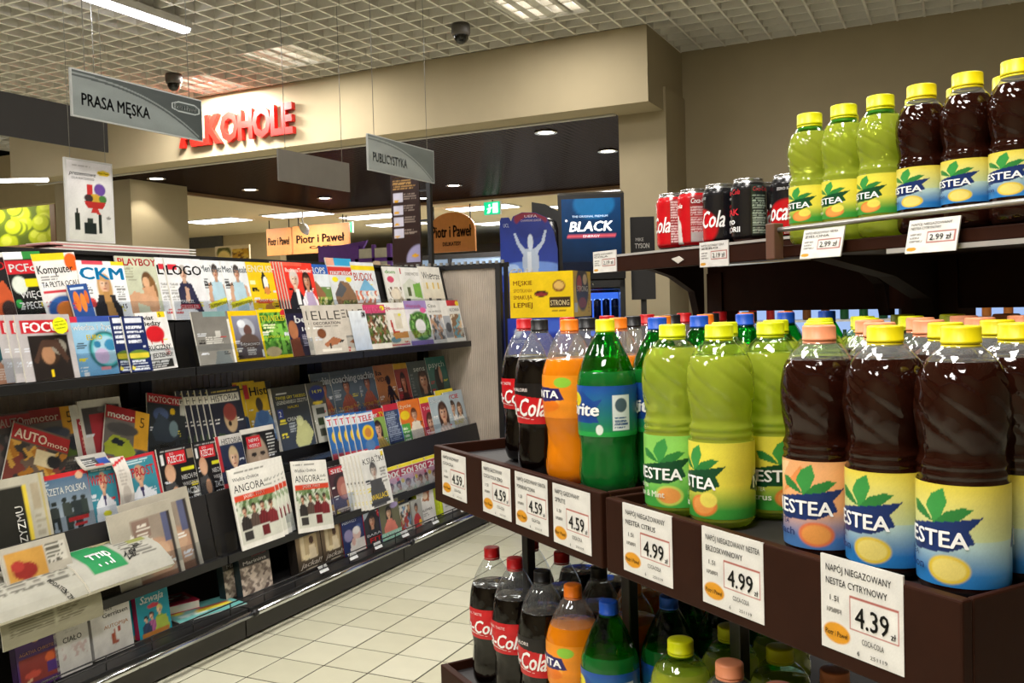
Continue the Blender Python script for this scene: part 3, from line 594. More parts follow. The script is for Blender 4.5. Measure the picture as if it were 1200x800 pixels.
# a curled magazine that has slid flat
def curl(name, label, cat, path, y0, y1, ops, m, th=.006, loc=(0, 0, 0), skew=0.0, nx=34, ny=40, seed=5, vtop=True):
    """paper draped along a path of (x, z) points, width along the aisle; the print is on the upper/outer face"""
    P = np.array(path, float); d = np.r_[0, np.cumsum(np.hypot(*np.diff(P, axis=0).T))]
    h = d[-1]; w_ = y1 - y0
    def at(s): return np.interp(s, d, P[:, 0]), np.interp(s, d, P[:, 1])
    def mf(x, z, off):
        s = z; X, Z = at(s); X2, Z2 = at(min(h, s + 1e-3)); X1, Z1 = at(max(0, s - 1e-3))
        tx, tz = X2 - X1, Z2 - Z1; n = math.hypot(tx, tz) or 1
        nxv, nzv = tz / n, -tx / n
        return (X + nxv * (off * 7 + th), (y0 + y1) / 2 + x + skew * z, Z + nzv * (off * 7 + th))
    mb = sheet(w_, h, ops, nx, ny, seed, mapf=mf)
    pg = MB(); n = 24; vs = []; fs = []
    for i in range(n + 1):
        s = h * i / n
        for x in (-w_ / 2, w_ / 2):
            a = mf(x, s, -th / 7); b = mf(x, s, -0.0001)
            vs += [a, b]
    for i in range(n):
        o = 4 * i
        fs += [(o, o + 4, o + 5, o + 1), (o + 2, o + 3, o + 7, o + 6), (o + 1, o + 5, o + 7, o + 3), (o, o + 2, o + 6, o + 4)]
    fs += [(0, 1, 3, 2), (4 * n, 4 * n + 2, 4 * n + 3, 4 * n + 1)]
    pg.add(vs, fs)
    root = obj(name, pg, M_PAGES); root.location = loc
    obj('cover' if cat == 'magazine' else 'front_page', mb, m, root)
    return tag(root, label, cat)
curl('magazine', 'magazine slid flat with curled edge below the dim motor weekly', 'magazine', [(-2.925, .775), (-2.94, .781), (-2.962, .797), (-2.98, .82)], 2.38, 2.51, [bg('b8b4ac'), ('r', .1, .2, .6, .8, '3c3e40'), ('r', .6, .2, .95, .7, '2c4c9c'), ('r', .4, .1, .7, .3, 'c04040'), ('L', .1, .3, .55, .7, 3, 'c8c8c4')], M_PRINT)
magazine('C', 2.735, 2.935, .285, 'motorcycle magazine with white title on red and a rider in dark blue', [bg('2f3438'), ('r', 0, .86, 1, 1, 'a82830'), T(.05, .88, .09, 'MOTOCYKL', 'f0e8e0', w=.86, b=.03), ('r', .86, .72, 1, .98, 'b8b8b0'), ('e', .35, .7, .2, .1, '4c5c84'), ('p', [(.1, .45), (.3, .72), (.6, .6), (.85, .4), (.6, .3), (.2, .3)], '3a4450'), ('e', .66, .76, .07, .05, 'd8b01c'), ('e', .68, .5, .12, .12, '789098'), ('r', .3, .06, .9, .24, '14181a'), T(.34, .15, .05, 'POWRÓT', 'e0e0e0', w=.5), T(.34, .08, .05, 'Z WAKACJI', 'e0e0e0', w=.5)], spin=R(12))
magazine('C', 3.09, 3.29, .285, 'history magazine with black title on white and a helmeted head', [bg('2a2c3a'), ('r', 0, .77, .95, .9, 'dcd8cc'), T(.06, .79, .10, 'HISTORIA', '1a1a1a', w=.82, b=.0), ('L', .1, .92, .95, .97, 1, 'd8c060'), ('e', .55, .5, .2, .22, 'b49a78'), ('e', .56, .6, .2, .14, '94443c'), ('e', .5, .42, .05, .04, '2a2018'), ('p', [(0, .0), (.1, .3), (.5, .24), (.8, .0)], '3c4c34')], clabel='copy of the white-titled history magazine', copies=5, cstep=-.028)
magazine('C', 3.302, 3.45, .295, 'yellow and black history magazine, left one of two with red corner tab', [bg('d8b41c'), ('r', .0, .78, .18, .97, 'b8282c'), T(.24, .82, .13, 'Hist', '1a1814', w=.66, b=.02), ('p', [(0, 0), (1, 0), (1, .55), (.6, .4), (0, .5)], '2c4468')], copies=0)
magazine('C', 3.365, 3.561, .286, 'yellow and black history magazine, right one of two with a blue soldier', [bg('c8a41c'), ('r', .0, .74, .16, .97, 'b8282c'), T(.2, .78, .15, 'Hist', '1a1814', w=.6, b=.02), ('r', .8, .0, 1, 1, '2a241c'), ('e', .45, .62, .12, .12, '3c3428'), ('p', [(.05, .2), (.3, .5), (.7, .5), (.95, .2), (.9, 0), (0, 0)], '5c84b8'), ('e', .5, .4, .2, .12, '4a70a8'), ('r', 0, .1, .9, .18, 'a8c4e0')])
magazine('C', 3.53, 3.80, .31, 'large dark blister pack part-work with yellow headline and a knight figure', [('g', 0, 0, 1, 1, '37404f', '3a3a30'), ('r', .1, .88, .4, .9, 'd8d8d0'), T(.08, .80, .05, 'TWOJE GRY TAKIEGO', 'e8d83c', w=.84, b=.02), T(.08, .72, .06, 'LEGENDARNEGO ZESZYTU', 'dcdcd4', w=.86, b=.02), T(.36, .64, .045, 'NAUKI', 'e8d020', w=.3), T(.28, .44, .06, 'CREATO', 'e8ece8', w=.4, b=.02), ('r', .05, .5, .2, .64, '34448c'), T(.09, .53, .09, '2', W, b=.02), ('p', [(.4, .1), (.55, .42), (.8, .4), (.95, .2), (.8, .02), (.45, .0)], 'c2c48a'), ('e', .62, .42, .1, .08, 'd2d49c'), ('L', .3, .26, .5, .42, 5, 'b0b8c0')], thick=.02, dx=.03, dz=-.06, cat='part-work', name='blister_pack')
magazine('C', 3.79, 3.93, .31, 'grey blister strip of dark tokens with round blue price sticker', [bg('4a4a40'), ('r', .1, .0, .95, .62, 'b4b4ac'), ('e', .55, .82, .44, .13, '23306c'), T(.3, .82, .06, '14.99', 'e8e048', w=.55, b=.02), ('r', .3, .46, .8, .58, '3c4034'), ('r', .3, .28, .8, .4, '34402c'), ('r', .3, .1, .8, .22, '454840'), ('e', .5, .66, .3, .03, 'd8c030')], thick=.02, dx=.032, dz=-.06, cat='blister pack', name='blister_pack')
for nm, a, b in (('leftmost of three', 3.86, 4.04), ('middle of three', 4.02, 4.262), ('rightmost of three', 4.24, 4.468)):
    magazine('C', a, b, .292, 'grey-blue coaching magazine with a man and gold headline, ' + nm, [bg('586672'), ('r', 0, .9, 1, 1, '46525c'), T(.04, .78, .14, 'coaching', 'd8dce0', w=.92, b=.03), ('f', .52, .70, .24, 'a86a48', '201814', 'a4563a', .85), ('p', [(.3, .4), (.75, .42), (.85, .0), (.2, .0)], '9c5034'), T(.1, .24, .09, 'ZACZNIJ ŻYĆ', 'd8b048', w=.8, b=.02), ('r', 0, 0, 1, .14, 'b08438'), ('L', .04, .45, .3, .66, 5, 'b0b8c0')])
magazine('C', 4.44, 4.67, .295, 'orange-brown book cover with a black dancing figure', [bg('b5743f'), T(.08, .80, .1, 'la', '3a2010', w=.25, b=.03), T(.08, .67, .09, 'VIDA', '3a2010', w=.45, b=.02), ('e', .56, .68, .1, .1, '1e1410'), ('p', [(.5, .58), (.62, .58), (.9, .25), (.82, .22), (.66, .4), (.72, .0), (.6, .0), (.56, .35), (.5, 0), (.4, 0), (.5, .4), (.36, .3), (.36, .25)], '241610')], cat='magazine')
magazine('C', 4.645, 4.82, .292, 'red-brown magazine with yellow band and a seated woman', [bg('9c4438'), ('r', 0, .88, 1, 1, 'd8a824'), ('f', .45, .62, .3, 'c07858', '24140f', '6c2c24', .8, 1), ('p', [(.3, .38), (.6, .38), (.7, 0), (.4, 0)], '4c2a20')])
magazine('C', 4.79, 5.05, .292, 'dark psychology magazine with a smiling brown-haired woman', [bg('4f5a58'), T(.25, .78, .12, 'sens', 'd4dcd8', w=.5, b=.0), ('L', .06, .2, .22, .75, 8, '7a8482'), ('f', .6, .58, .38, 'c08c70', '3a2620', '38403e', .85, 1)])
magazine('C', 5.01, 5.25, .305, 'dark teal psychology magazine at the rack end with pale title', [('g', 0, 0, 1, 1, '46524c', '3c8078'), T(.1, .78, .13, 'psych', 'd8e4e0', w=.8, b=.0), ('e', .5, .5, .2, .3, '2a2c2c'), ('e', .62, .62, .07, .18, 'c09078')])
# --- row D (lower step, middle shelf)
magazine('D', 2.175, 2.394, .262, 'weekly with red strip and soldiers marching on a blue-grey cover', [('g', 0, 0, 1, 1, 'b4bcc0', '3f6282'), ('r', 0, .94, 1, 1, 'c83034'), ('e', .84, .93, .07, .055, 'd8b090'), ('L', .04, .8, .3, .92, 4, 'c0d0dc'), T(.08, .72, .10, 'GAZETA POLSKA', 'f4f4f0', w=.86, b=.02), ('e', .28, .6, .05, .035, '2c3230'), ('p', [(.2, .56), (.34, .56), (.36, .2), (.3, .2), (.26, .4), (.2, .2), (.14, .2)], '343a38'), ('e', .48, .63, .05, .035, '2c3230'), ('p', [(.42, .6), (.58, .6), (.62, .4), (.56, .18), (.46, .18)], '3c4440'), ('e', .68, .63, .05, .035, '2c3230'), ('p', [(.6, .6), (.78, .6), (.8, .38), (.74, .18), (.64, .2)], '30383a'), ('e', .84, .62, .045, .035, '2c3230'), ('p', [(.78, .6), (.92, .58), (.9, .35), (.8, .35)], '38423e'), ('p', [(.06, .62), (.2, .66), (.2, .58)], '2a3c54'), ('r', .5, .32, .9, .37, 'c83034'), ('r', .6, .24, .85, .29, 'c83034'), ('r', 0, 0, 1, .05, 'dcdcd8'), ('n', 0, .05, 1, .16, .08, ['a8a49c', '8c8a80', 'b8b8b0'])], dz=-.02)
for nm, a, b, sp in (('left copy, half folded', 2.385, 2.52, 3), ('right copy, standing straight', 2.545, 2.735, -2)):
    magazine('D', a, b, .262, 'red-framed teal weekly with a doctor in white coat, ' + nm, [bg('c8303a'), ('r', .06, .03, .94, .96, '3c8a9c'), ('L', .1, .88, .9, .94, 2, 'd0e4e8'), T(.1, .68, .15, 'WPROST', 'dc4450', w=.8, b=.03), ('f', .5, .70, .24, 'd8aa8c', 'c89878', 'e4e6ea', .85), ('p', [(.2, .4), (.4, .52), (.6, .52), (.84, .4), (.9, .04), (.12, .04)], 'e2e5ea'), ('p', [(.46, .52), (.54, .52), (.53, .38), (.47, .38)], '34305c'), ('e', .52, .26, .14, .04, 'e8e028'), ('L', .4, .06, .85, .2, 4, '6a7484')], spin=R(sp), dz=-.01)
curl('magazine', 'curled back cover, grey and crumpled, between two red-framed teal weeklies', 'magazine', [(-2.895, .56), (-2.888, .66), (-2.905, .74), (-2.94, .80)], 2.50, 2.565, [('g', 0, 0, 1, 1, 'c4beb6', 'dcd6ce'), ('p', [(0, .9), (1, 1), (1, .96), (0, .84)], 'c83038'), ('e', .5, .4, .3, .14, 'b4aca4'), ('L', .2, .55, .8, .8, 5, 'b0a8a0')], M_PRINT, th=.003)
for nm, a, b in (('left copy', 2.735, 2.945), ('right copy', 2.925, 3.10)):
    magazine('D', a, b, .265, 'black weekly with red title box and a bald man in grey, ' + nm, [bg('1d1d1f'), ('L', .08, .92, .95, .97, 1, 'b0b0b0'), ('r', .06, .74, .14, .9, 'e0e0e0'), ('r', .2, .72, .7, .92, 'cf2832'), T(.24, .75, .11, 'RZECZY', W, w=.42, b=.03), T(.3, .87, .04, 'DO', W), ('r', .74, .78, .92, .92, '8c7c68'), ('e', .24, .6, .13, .14, 'd0a080'), ('e', .24, .56, .11, .11, 'd8aa8a'), ('p', [(.06, .42), (.3, .46), (.44, .3), (.4, 0), (0, 0)], '4a4a4c'), ('e', .3, .26, .09, .12, 'cc9c7c'), ('r', .52, .6, .86, .65, 'dcd82c'), T(.5, .46, .075, 'NIECH PiS', 'e8e8e8', w=.42, b=.02), T(.5, .36, .06, 'WRESZCIE', 'd8d8d8', w=.4), T(.5, .22, .1, 'ZACZNIE', W, w=.45, b=.03), T(.5, .1, .075, 'RZĄDZIĆ', W, w=.45, b=.02)], dz=-.005)
magazine('D', 3.06, 3.225, .265, 'history weekly with pale title and a fair-haired woman on dark blue', [bg('28304a'), ('r', 0, .84, 1, 1, 'c8c4c0'), T(.2, .85, .10, 'HISTORIA', '5c5a58', w=.74), ('r', 0, .4, .1, 1, 'b83038'), ('f', .55, .6, .32, 'dcb698', 'c8b088', 'b8b0a8', .8), ('r', 0, 0, 1, .2, 'b8343c'), T(.2, .26, .07, 'PUCZYNA', 'f0ecec', w=.7, b=.02), ('L', .2, .05, .9, .18, 3, 'e8c0c0')])
magazine('D', 3.22, 3.44, .275, 'news weekly with close-up of a bearded face and red title box', [bg('191817'), ('r', 0, .92, 1, 1, 'd8d4cc'), ('e', .36, .42, .34, .46, '8f7c6a'), ('e', .38, .5, .28, .36, 'a8937e'), ('r', .12, .66, .52, .86, 'cc2a34'), T(.18, .77, .06, 'NEWS', W, w=.3, b=.02), T(.16, .68, .06, 'WEEKLY', W, w=.32, b=.02), ('e', .26, .56, .08, .035, '2c2420'), ('e', .52, .56, .08, .035, '2c2420'), ('e', .39, .42, .05, .1, 'bba48e'), ('e', .38, .16, .26, .16, '4a3c32'), ('e', .38, .26, .1, .025, '6c4038'), ('L', .72, .5, .96, .88, 7, 'd0d0cc')])
magazine('D', 4.06, 4.21, .255, 'blue and red TV guide with yellow circle, front one of a fan', [bg('2f6cb4'), ('r', 0, .78, 1, .98, 'e4e8f0'), T(.08, .80, .13, 'TELE', 'd43440', w=.8, b=.03), ('e', .5, .55, .34, .16, 'f0c81c'), ('e', .5, .55, .2, .1, 'd88c3c'), ('r', 0, 0, 1, .22, 'c84048'), ('e', .5, .28, .3, .12, '5c84b8')], clabel='copy of the blue and red TV guide', copies=5, cstep=-.042)
magazine('D', 4.165, 4.385, .25, 'TV guide with white title on red and a dark-haired woman in yellow', [bg('8cae54'), ('r', 0, .8, 1, 1, 'd43834'), T(.05, .82, .12, 'Kurier', W, w=.58, b=.03), T(.68, .82, .1, 'TV', 'f0e020', w=.26, b=.03), ('f', .55, .56, .3, 'd8a888', '2e1c18', 'c8a844', .8, 1), ('e', .2, .55, .14, .1, 'e8e4dc'), ('e', .16, .3, .12, .09, 'd85048')])
magazine('D', 4.365, 4.56, .262, 'puzzle magazine covered in small dark print with a red top', [bg('3c4a6c'), ('r', 0, .86, 1, 1, 'c83040'), ('L', .05, .2, .7, .84, 16, 'a8b4c8'), ('r', .72, .2, 1, .86, '2c6cb8'), ('e', .86, .6, .13, .14, 'f0d820'), ('r', 0, 0, 1, .15, '4c5c3c')])
magazine('D', 4.515, 4.76, .266, 'orange and green family weekly with a bride in white', [bg('e87a2c'), T(.05, .84, .08, 'życie', 'f8e8d0', w=.5, b=.02), ('r', .0, .0, .35, .5, '5cb04c'), ('e', .22, .68, .2, .1, 'f0d020'), ('f', .62, .66, .24, 'd8a888', '5a3420', 'f0e4d4', .8), ('p', [(.45, .5), (.8, .5), (.9, 0), (.4, 0)], 'efe2cf'), ('L', .04, .1, .3, .45, 4, 'e8f4d8'), ('r', .92, 0, 1, 1, 'd8582c')])
magazine('D', 4.75, 4.94, .266, 'red gossip weekly with yellow strip, left of the brunette cover', [bg('c0384c'), ('r', 0, .86, 1, 1, 'f0d020'), T(.1, .7, .08, 'Takie', 'f8e0e0', w=.6, b=.02), ('f', .4, .4, .4, 'd0a084', '4c2c24', '8c2c3c', .8), ('L', .1, .05, .9, .2, 3, 'f0d8d8')])
magazine('D', 4.85, 5.10, .258, 'gossip weekly showing a brunette with long hair on pale blue', [bg('b4c4cc'), T(.06, .84, .09, 'Show', 'e8eef0', w=.5, b=.03), ('f', .56, .58, .4, 'd6a486', '43281f', 'c8bab4', .85, 1)])
magazine('D', 4.98, 5.2, .285, 'yellow weekly peeping out behind the rightmost weekly on its step', [bg('ecd82c'), T(.3, .82, .1, 'TWÓJ', '2c4c7c', w=.6, b=.03), ('n', 0, 0, 1, .7, .12, ['a8bcc8', 'd8d4c4'])], dx=-.012)
magazine('D', 5.05, 5.285, .268, 'celebrity weekly with red title and two women in white at the rack end', [bg('a8b4bc'), T(.05, .82, .1, 'ŻYCIE', 'd8303c', w=.7, b=.03), ('f', .35, .62, .26, 'd8b090', '3a2a24', 'e8e4e0', .85), ('f', .7, .56, .24, 'd8b090', '5a3c28', 'e4ded4', .85, 1), T(.3, .2, .1, 'BUNT', 'f0e020', w=.5, b=.02), ('r', 0, 0, 1, .08, 'd8d4d0')])
# --- row E (low step)
def angora(): return [bg('eeebe4'), ('L', .06, .93, .9, .97, 1, '8a8880'), T(.07, .84, .05, 'Wielkie rżnięcie', '2a2a2a', w=.6, b=.0), T(.06, .70, .10, 'ANGORA', '181818', w=.7, b=-.006), ('L', .78, .7, .96, .8, 4, 'a8a8a0'), ('r', .04, .60, .98, .67, 'dc4a30'), T(.24, .615, .04, 'JASIEK PARY', 'f8ece4', w=.5, b=.01), ('n', .04, .38, .98, .59, .07, ['7c9464', 'a8b898', 'd8dccc', '5c7448']), ('r', .04, .06, .98, .40, 'd4d4c8'), ('f', .2, .46, .1, 'c89c80', '3a2c24', '34302e', .75), ('f', .42, .48, .1, 'c89c80', '3a2c24', '5c4c44', .75), ('f', .62, .48, .1, 'c89c80', '3a2c24', '6c2428', .75), ('f', .82, .47, .1, 'c89c80', '3a2c24', '7c2c30', .75), ('r', .1, .1, .3, .2, '3a3836'), ('r', .52, .1, .7, .22, '682428')]
magazine('E', 2.985, 3.255, .345, 'newspaper weekly with red headline strip, left one standing upright', angora(), copies=3, cstep=.036, cat='newspaper', name='newspaper', m=M_MATTE, dz=-.005, thick=.006, group='weekly newspapers on the low step', clabel='copy of the upright newspaper weekly')
magazine('E', 3.345, 3.60, .33, 'newspaper weekly with red headline strip, right one tilted with a curled corner', angora(), spin=R(7), cat='newspaper', name='newspaper', m=M_MATTE, dx=.03, dz=-.03, thick=.004, group='weekly newspapers on the low step')
for nm, a, b in (('left copy', 3.52, 3.72), ('right copy', 3.665, 3.874)):
    magazine('E', a, b, .232, 'dark red weekly with white title on red and a curly-haired face, ' + nm, [bg('4a2a2c'), ('r', .05, .84, .95, .97, 'd02c34'), T(.12, .85, .09, 'SIECI', W, w=.7, b=.03), ('e', .45, .62, .3, .2, '30201c'), ('e', .48, .5, .24, .24, 'a8685c'), ('e', .52, .44, .16, .16, 'c08878'), ('r', .5, .08, .85, .22, 'd8a028'), ('L', .1, .02, .9, .1, 2, 'e0d0c8')], dx=-.008, dz=0)
magazine('E', 3.885, 4.105, .285, 'white book review with black title and a seated man in grey, fanned copies', [bg('e6e4e0'), T(.1, .80, .11, 'KSIĄŻKI', '2a2a2a', w=.84, b=.0), ('r', .86, .88, .96, .98, 'e8d028'), ('f', .45, .66, .24, 'c8b8ac', '4a4846', '5a5856', .85), ('p', [(.25, .5), (.7, .5), (.85, .1), (.15, .1)], '4c4a48'), T(.16, .14, .1, 'WALLACE', 'e8c828', w=.7, b=.02), ('r', .1, .05, .9, .1, '3a3836'), ('L', .7, .4, .96, .7, 5, '989690')], clabel='copy of the white book review', copies=5, cstep=-.02, dx=.01, dz=-.02)
for num, a, b, col in (('1000', 4.092, 4.31, 'three smiling faces'), ('500', 4.27, 4.47, 'a smiling woman'), ('300', 4.41, 4.57, 'a laughing couple'), ('200', 4.545, 4.76, 'a smiling blonde')):
    magazine('E', a, b, .155, 'crossword magazine reading %s with yellow strip and %s' % (num, col), [bg('e6dcd0'), ('r', 0, .88, 1, 1, 'ecdc28'), ('e', .85, .94, .06, .04, '4c5cb0'), ('r', 0, .56, 1, .86, 'a4344c'), T(.1, .6, .22, num, W, w=.8, b=.04), ('e', .5, .5, .5, .12, 'd8a4b0'), ('f', .35, .3, .26, 'd6a88e', '6a4030', 'c8bcb0', .75), ('f', .75, .3, .26, 'd0a084', '402820', 'b8c4b0', .75), ('e', .1, .42, .08, .08, 'e8c83c'), ('e', .72, .5, .06, .06, 'd83848')], dz=-.008)
magazine('E', 4.70, 4.93, .155, 'crossword magazine half hidden by the drinks shelf corner', [bg('e6dcd0'), ('r', 0, .88, 1, 1, 'ecdc28'), ('r', 0, .56, 1, .86, '2c4c8c'), ('f', .4, .3, .26, 'd6a88e', '6a4030', 'c8bcb0', .75)], dz=-.008)
# ------------------------------------------------------------------ newspapers at the near end of the rack
PAPER = 'dcd8cc'
NEWS = mat('newsprint', 'd6d2c4', 0.85, var=0.04, scale=40)
curl('newspaper', 'newspaper standing at the picture edge with white letters down a black panel', 'newspaper', [(-2.80, .50), (-2.85, .515), (-2.885, .56), (-2.90, .64), (-2.935, .80)], 1.95, 2.205,
     [bg('b4af9e'), ('r', .0, .12, .66, .90, '26251f'), T(.60, .20, .085, 'FASZYZMU', 'f0eee6', w=.72, rot=math.pi / 2, b=.01), ('r', .66, .12, .70, .9, 'd8c040'), ('r', .76, .66, .9, .9, 'a89c84'), ('L', .76, .2, .92, .6, 9, '9c9684'), ('r', .93, 0, .96, 1, 'b8a868')], M_MATTE, th=.008, seed=9)
curl('newspaper', 'folded newspaper below the lettered one, with red flower photo and small columns', 'newspaper', [(-2.735, .38), (-2.75, .45), (-2.785, .56), (-2.80, .60)], 1.93, 2.175,
     [bg('b0aa9c'), ('r', .05, .50, .62, .92, 'c09044'), ('e', .3, .62, .18, .12, '8c2a24'), ('e', .2, .7, .1, .08, 'a83830'), ('r', .66, .62, .94, .90, 'c8c4b8'), ('L', .66, .62, .94, .92, 5, '5a584e'), ('r', .3, .08, .95, .48, '8c8880'), ('r', .62, .1, .92, .44, 'c4c2b8'), ('p', [(.05, .1), (.5, .5), (.62, .5), (.3, .1)], 'a08a78')], M_MATTE, th=.010, seed=11)
for nm, a, b, dx, sp in (('back one of two', 2.455, 2.80, -.006, -2), ('front one of two', 2.375, 2.68, .014, -1.5)):
    magazine('E', a, b, .31 if 'front' in nm else .335, 'newspaper weekly with a sepia photo of a man, ' + nm, [bg('b4ad9e'), ('r', .3, .05, .95, .86, '9c8e80'), ('e', .66, .34, .26, .24, 'b8937a'), ('e', .7, .4, .14, .12, 'c8a488'), ('r', .3, .0, .95, .14, '7c5c4c'), ('r', .34, .62, .6, .84, '8c7468'), ('L', .38, .5, .6, .8, 6, 'e0d8cc'), ('r', .8, .5, .92, .86, '5c6080'), ('p', [(.02, .3), (.3, .72), (.34, .62), (.12, .2)], 'e4e0d6'), T(.12, .55, .10, 'AW', 'a83430', w=.16, b=.02), T(.08, .3, .07, 'PO', '3a3834', w=.12), ('r', .9, .05, .93, .86, '3a3432')],
             spin=R(sp), dx=dx, dz=-.03, cat='newspaper', name='newspaper', m=M_MATTE, thick=.005, group='weekly newspapers on the low step')
curl('newspaper', 'thick folded newspaper hanging over the low shelf edge, with long grey columns', 'newspaper', [(-2.672, .40), (-2.69, .425), (-2.74, .462), (-2.81, .485), (-2.88, .49)], 1.76, 2.20,
     [bg('a9a79b'), ('L', .06, .3, .95, .9, 14, '6a685f'), ('r', .32, .2, .36, .9, 'a9a79b'), ('r', .62, .2, .66, .9, 'a9a79b'), ('r', .28, .62, .45, .85, '6c6658'), T(.64, .35, .08, 'PODATEK ZMIAN', '2a2a28', w=.28, rot=-1.2), T(.03, .15, .1, 'PÓŁ', '2c2c2a', w=.12, rot=-.9)], M_MATTE, th=.026, skew=0.0, seed=13)
curl('newspaper', 'folded newspaper lying out over the shelf edge with a green box and white letters', 'newspaper', [(-2.66, .405), (-2.68, .428), (-2.73, .468), (-2.80, .49), (-2.87, .495)], 2.15, 2.52,
     [bg('adaba0'), ('r', .14, .22, .52, .86, '2c8a52'), T(.22, .32, .30, 'TTIP', W, w=.24, b=.03), ('L', .60, .3, .95, .7, 7, '605e58'), T(.56, .28, .1, 'Zgoda', '2a2a28', w=.3, rot=.5), ('n', .4, .78, .95, .96, .08, ['7c745c', 'a89c7c', '5c6040', 'c4b88c']), ('r', .75, .6, .95, .9, '8c9050')], M_MATTE, th=.024, seed=15)
curl('newspaper', 'olive newspaper page hanging down behind the books, under the thick folded paper', 'newspaper', [(-2.69, .31), (-2.695, .36), (-2.71, .43)], 1.86, 2.235,
     [bg('9c9882'), ('L', .08, .25, .9, .85, 9, '706c58'), ('r', .5, .2, .53, .9, 'a8a48c')], M_MATTE, th=.003, seed=17)
st = MB()
for i in range(6): st.box(-.085, .085, -.40, .40, .0035 * i, .0035 * i + .003)
t = thing('magazine_stack', 'low stack of pink-edged magazines lying on top of the rack', 'magazine stack', (-3.16, 2.75, 1.601))
for i in range(5):
    obj('sheet_bundle', MB().box(-.085 + .004 * (i % 2), .085, -.36 + .03 * (i % 3), .38 - .04 * (i % 2), .006 * i, .006 * i + .0055), mat('pink_edge' if i % 2 else 'white_edge', 'c98a88' if i % 2 else 'e0dcd4', .7), t)

# ------------------------------------------------------------------ books on the bottom shelf
def book(ya, yb, h, label, ops, spine='222222', thick=.03, dx=0.0, spin=0.0, tilt=R(7), copies=0, cstep=-.02, clabel=None, group=None, w=None):
    w = w or (yb - ya); xb, zb = ROW['K']
    sm = mat('cloth_' + spine, spine, .5)
    o = obj('book', MB().box(-w / 2, w / 2, 0, .0018, 0, h).box(-w / 2, w / 2, thick - .0018, thick, 0, h).box(-w / 2, -w / 2 + .0018, 0, thick, 0, h), sm)
    obj('pages', MB().box(-w / 2 + .0018, w / 2 - .003, .0019, thick - .0019, .003, h - .003), M_PAGES, o)
    obj('cover', sheet(w, h, ops, 30, 40, seed=len(MAGS) + 31, mapf=lambda x, z, off: (x, -.0005 - off, z)), M_PRINT, o)
    MAGS[label] = 1
    tag(o, label, 'book', group or 'books on the bottom shelf')
    o.matrix_basis = basis((xb + dx, (ya + yb) / 2, zb), R(90), tilt, spin)
    for i in range(1, copies + 1):
        c = dup(o); c.matrix_basis = basis((xb + dx - (thick + .002) * i, (ya + yb) / 2 + cstep * i, zb), R(90), tilt, spin)
        c['label'] = clabel + (', %s behind the front one' % ('first', 'second')[i - 1])
    return o
book(1.94, 2.09, .19, 'purple crime novel with gold lettering and a red room at the picture edge', [bg('4b2b6a'), ('e', .5, .82, .07, .05, 'd8a860'), T(.5, .6, .06, 'AGATHA CHRISTIE', 'd8a070', w=.84, a='c'), ('r', .04, .12, .98, .56, '8c3430'), ('e', .8, .44, .12, .09, 'd06030'), ('r', .7, .2, .98, .38, '503080'), ('e', .35, .25, .2, .06, 'c85040'), ('p', [(.1, .12), (.3, .2), (.34, .16), (.16, .1)], 'd8b08c'), T(.55, .03, .05, 'NOWELE', 'd8c0a0', w=.36)], '3a2250', dx=.03)
book(2.08, 2.215, .17, 'white thriller with black title and faint red stains beside the purple novel', [bg('d9d7d3'), T(.24, .62, .11, 'CIAŁO', '1c1c1c', w=.55, b=.02), ('n', .2, .3, .9, .55, .09, ['d9d7d3', 'd4cac8', 'd9d7d3', 'c8b4b0']), ('L', .3, .8, .7, .95, 3, 'c4c2be')], 'c8c6c2', dx=.03)
book(2.235, 2.405, .182, 'thick white thriller with black author name and rust splashes', [bg('dcdad6'), T(.3, .86, .06, 'Tess', '1c1c1c', w=.25), T(.3, .74, .09, 'Gerritsen', '1c1c1c', w=.64, b=.02), T(.3, .52, .07, 'AUTOPSJA', 'b8762c', w=.62, b=.01), ('e', .5, .32, .05, .08, 'a84a30'), ('e', .68, .45, .04, .06, 'a04434'), ('e', .55, .22, .08, .04, 'a85040'), ('p', [(.5, .2), (.54, .48), (.57, .48), (.56, .2)], 'b06048')], 'd0cecb', thick=.045, dx=.02)
book(2.45, 2.605, .175, 'teal comic novel with white script title and a cartoon crowd', [bg('1592a4'), T(.12, .72, .16, 'Szwaja', 'f4f4f0', w=.72, sh=.25, b=.03), ('e', .5, .62, .18, .05, 'c83848'), ('f', .68, .5, .16, 'e8c8a0', 'd8c868', '7ca838', .8), ('f', .42, .42, .14, 'e0b898', '402020', 'a85a8c', .8), ('f', .25, .38, .12, 'e0b898', '1c1c24', '2c3c5c', .8), ('p', [(.55, .35), (.88, .35), (.95, .05), (.5, .05)], 'a4b848'), ('r', .1, .0, .9, .08, 'b87838')], 'b02050', thick=.022, copies=1, cstep=-.018, clabel='copy of the teal comic novel with crimson spine')
o = book(2.66, 2.87, .15, 'crimson paperback lying flat on top of a thin teal leaflet', [bg('c02848'), ('n', .1, .3, .9, .9, .14, ['5c2030', '9cc0c4', 'd8d0cc', '8c2038']), T(.15, .1, .1, 'Saga', 'f0d0d4', w=.3, sh=.2)], 'c83058', thick=.034)
o.matrix_basis = Matrix.Translation((-2.86, 2.72, .176)) @ Matrix.Rotation(R(70), 4, 'Z') @ Matrix.Rotation(R(-90), 4, 'X')
o = obj('leaflet', sheet(.30, .18, [bg('6cb4b0'), ('e', .15, .7, .12, .2, 'd8d02c'), ('r', .4, .3, .9, .5, 'e8d43c'), ('r', .45, .5, .9, .6, 'c84040'), ('L', .1, .1, .5, .4, 4, 'd0e8e4')], 16, 12, mapf=lambda x, z, off: (x, z, .004 + off)).box(-.15, .15, 0, .18, 0, .0035, H('d0dcd8')), M_PRINT, loc=(-2.72, 2.79, .137), rz=R(75)); tag(o, 'thin teal leaflet lying flat under the crimson paperback', 'leaflet')
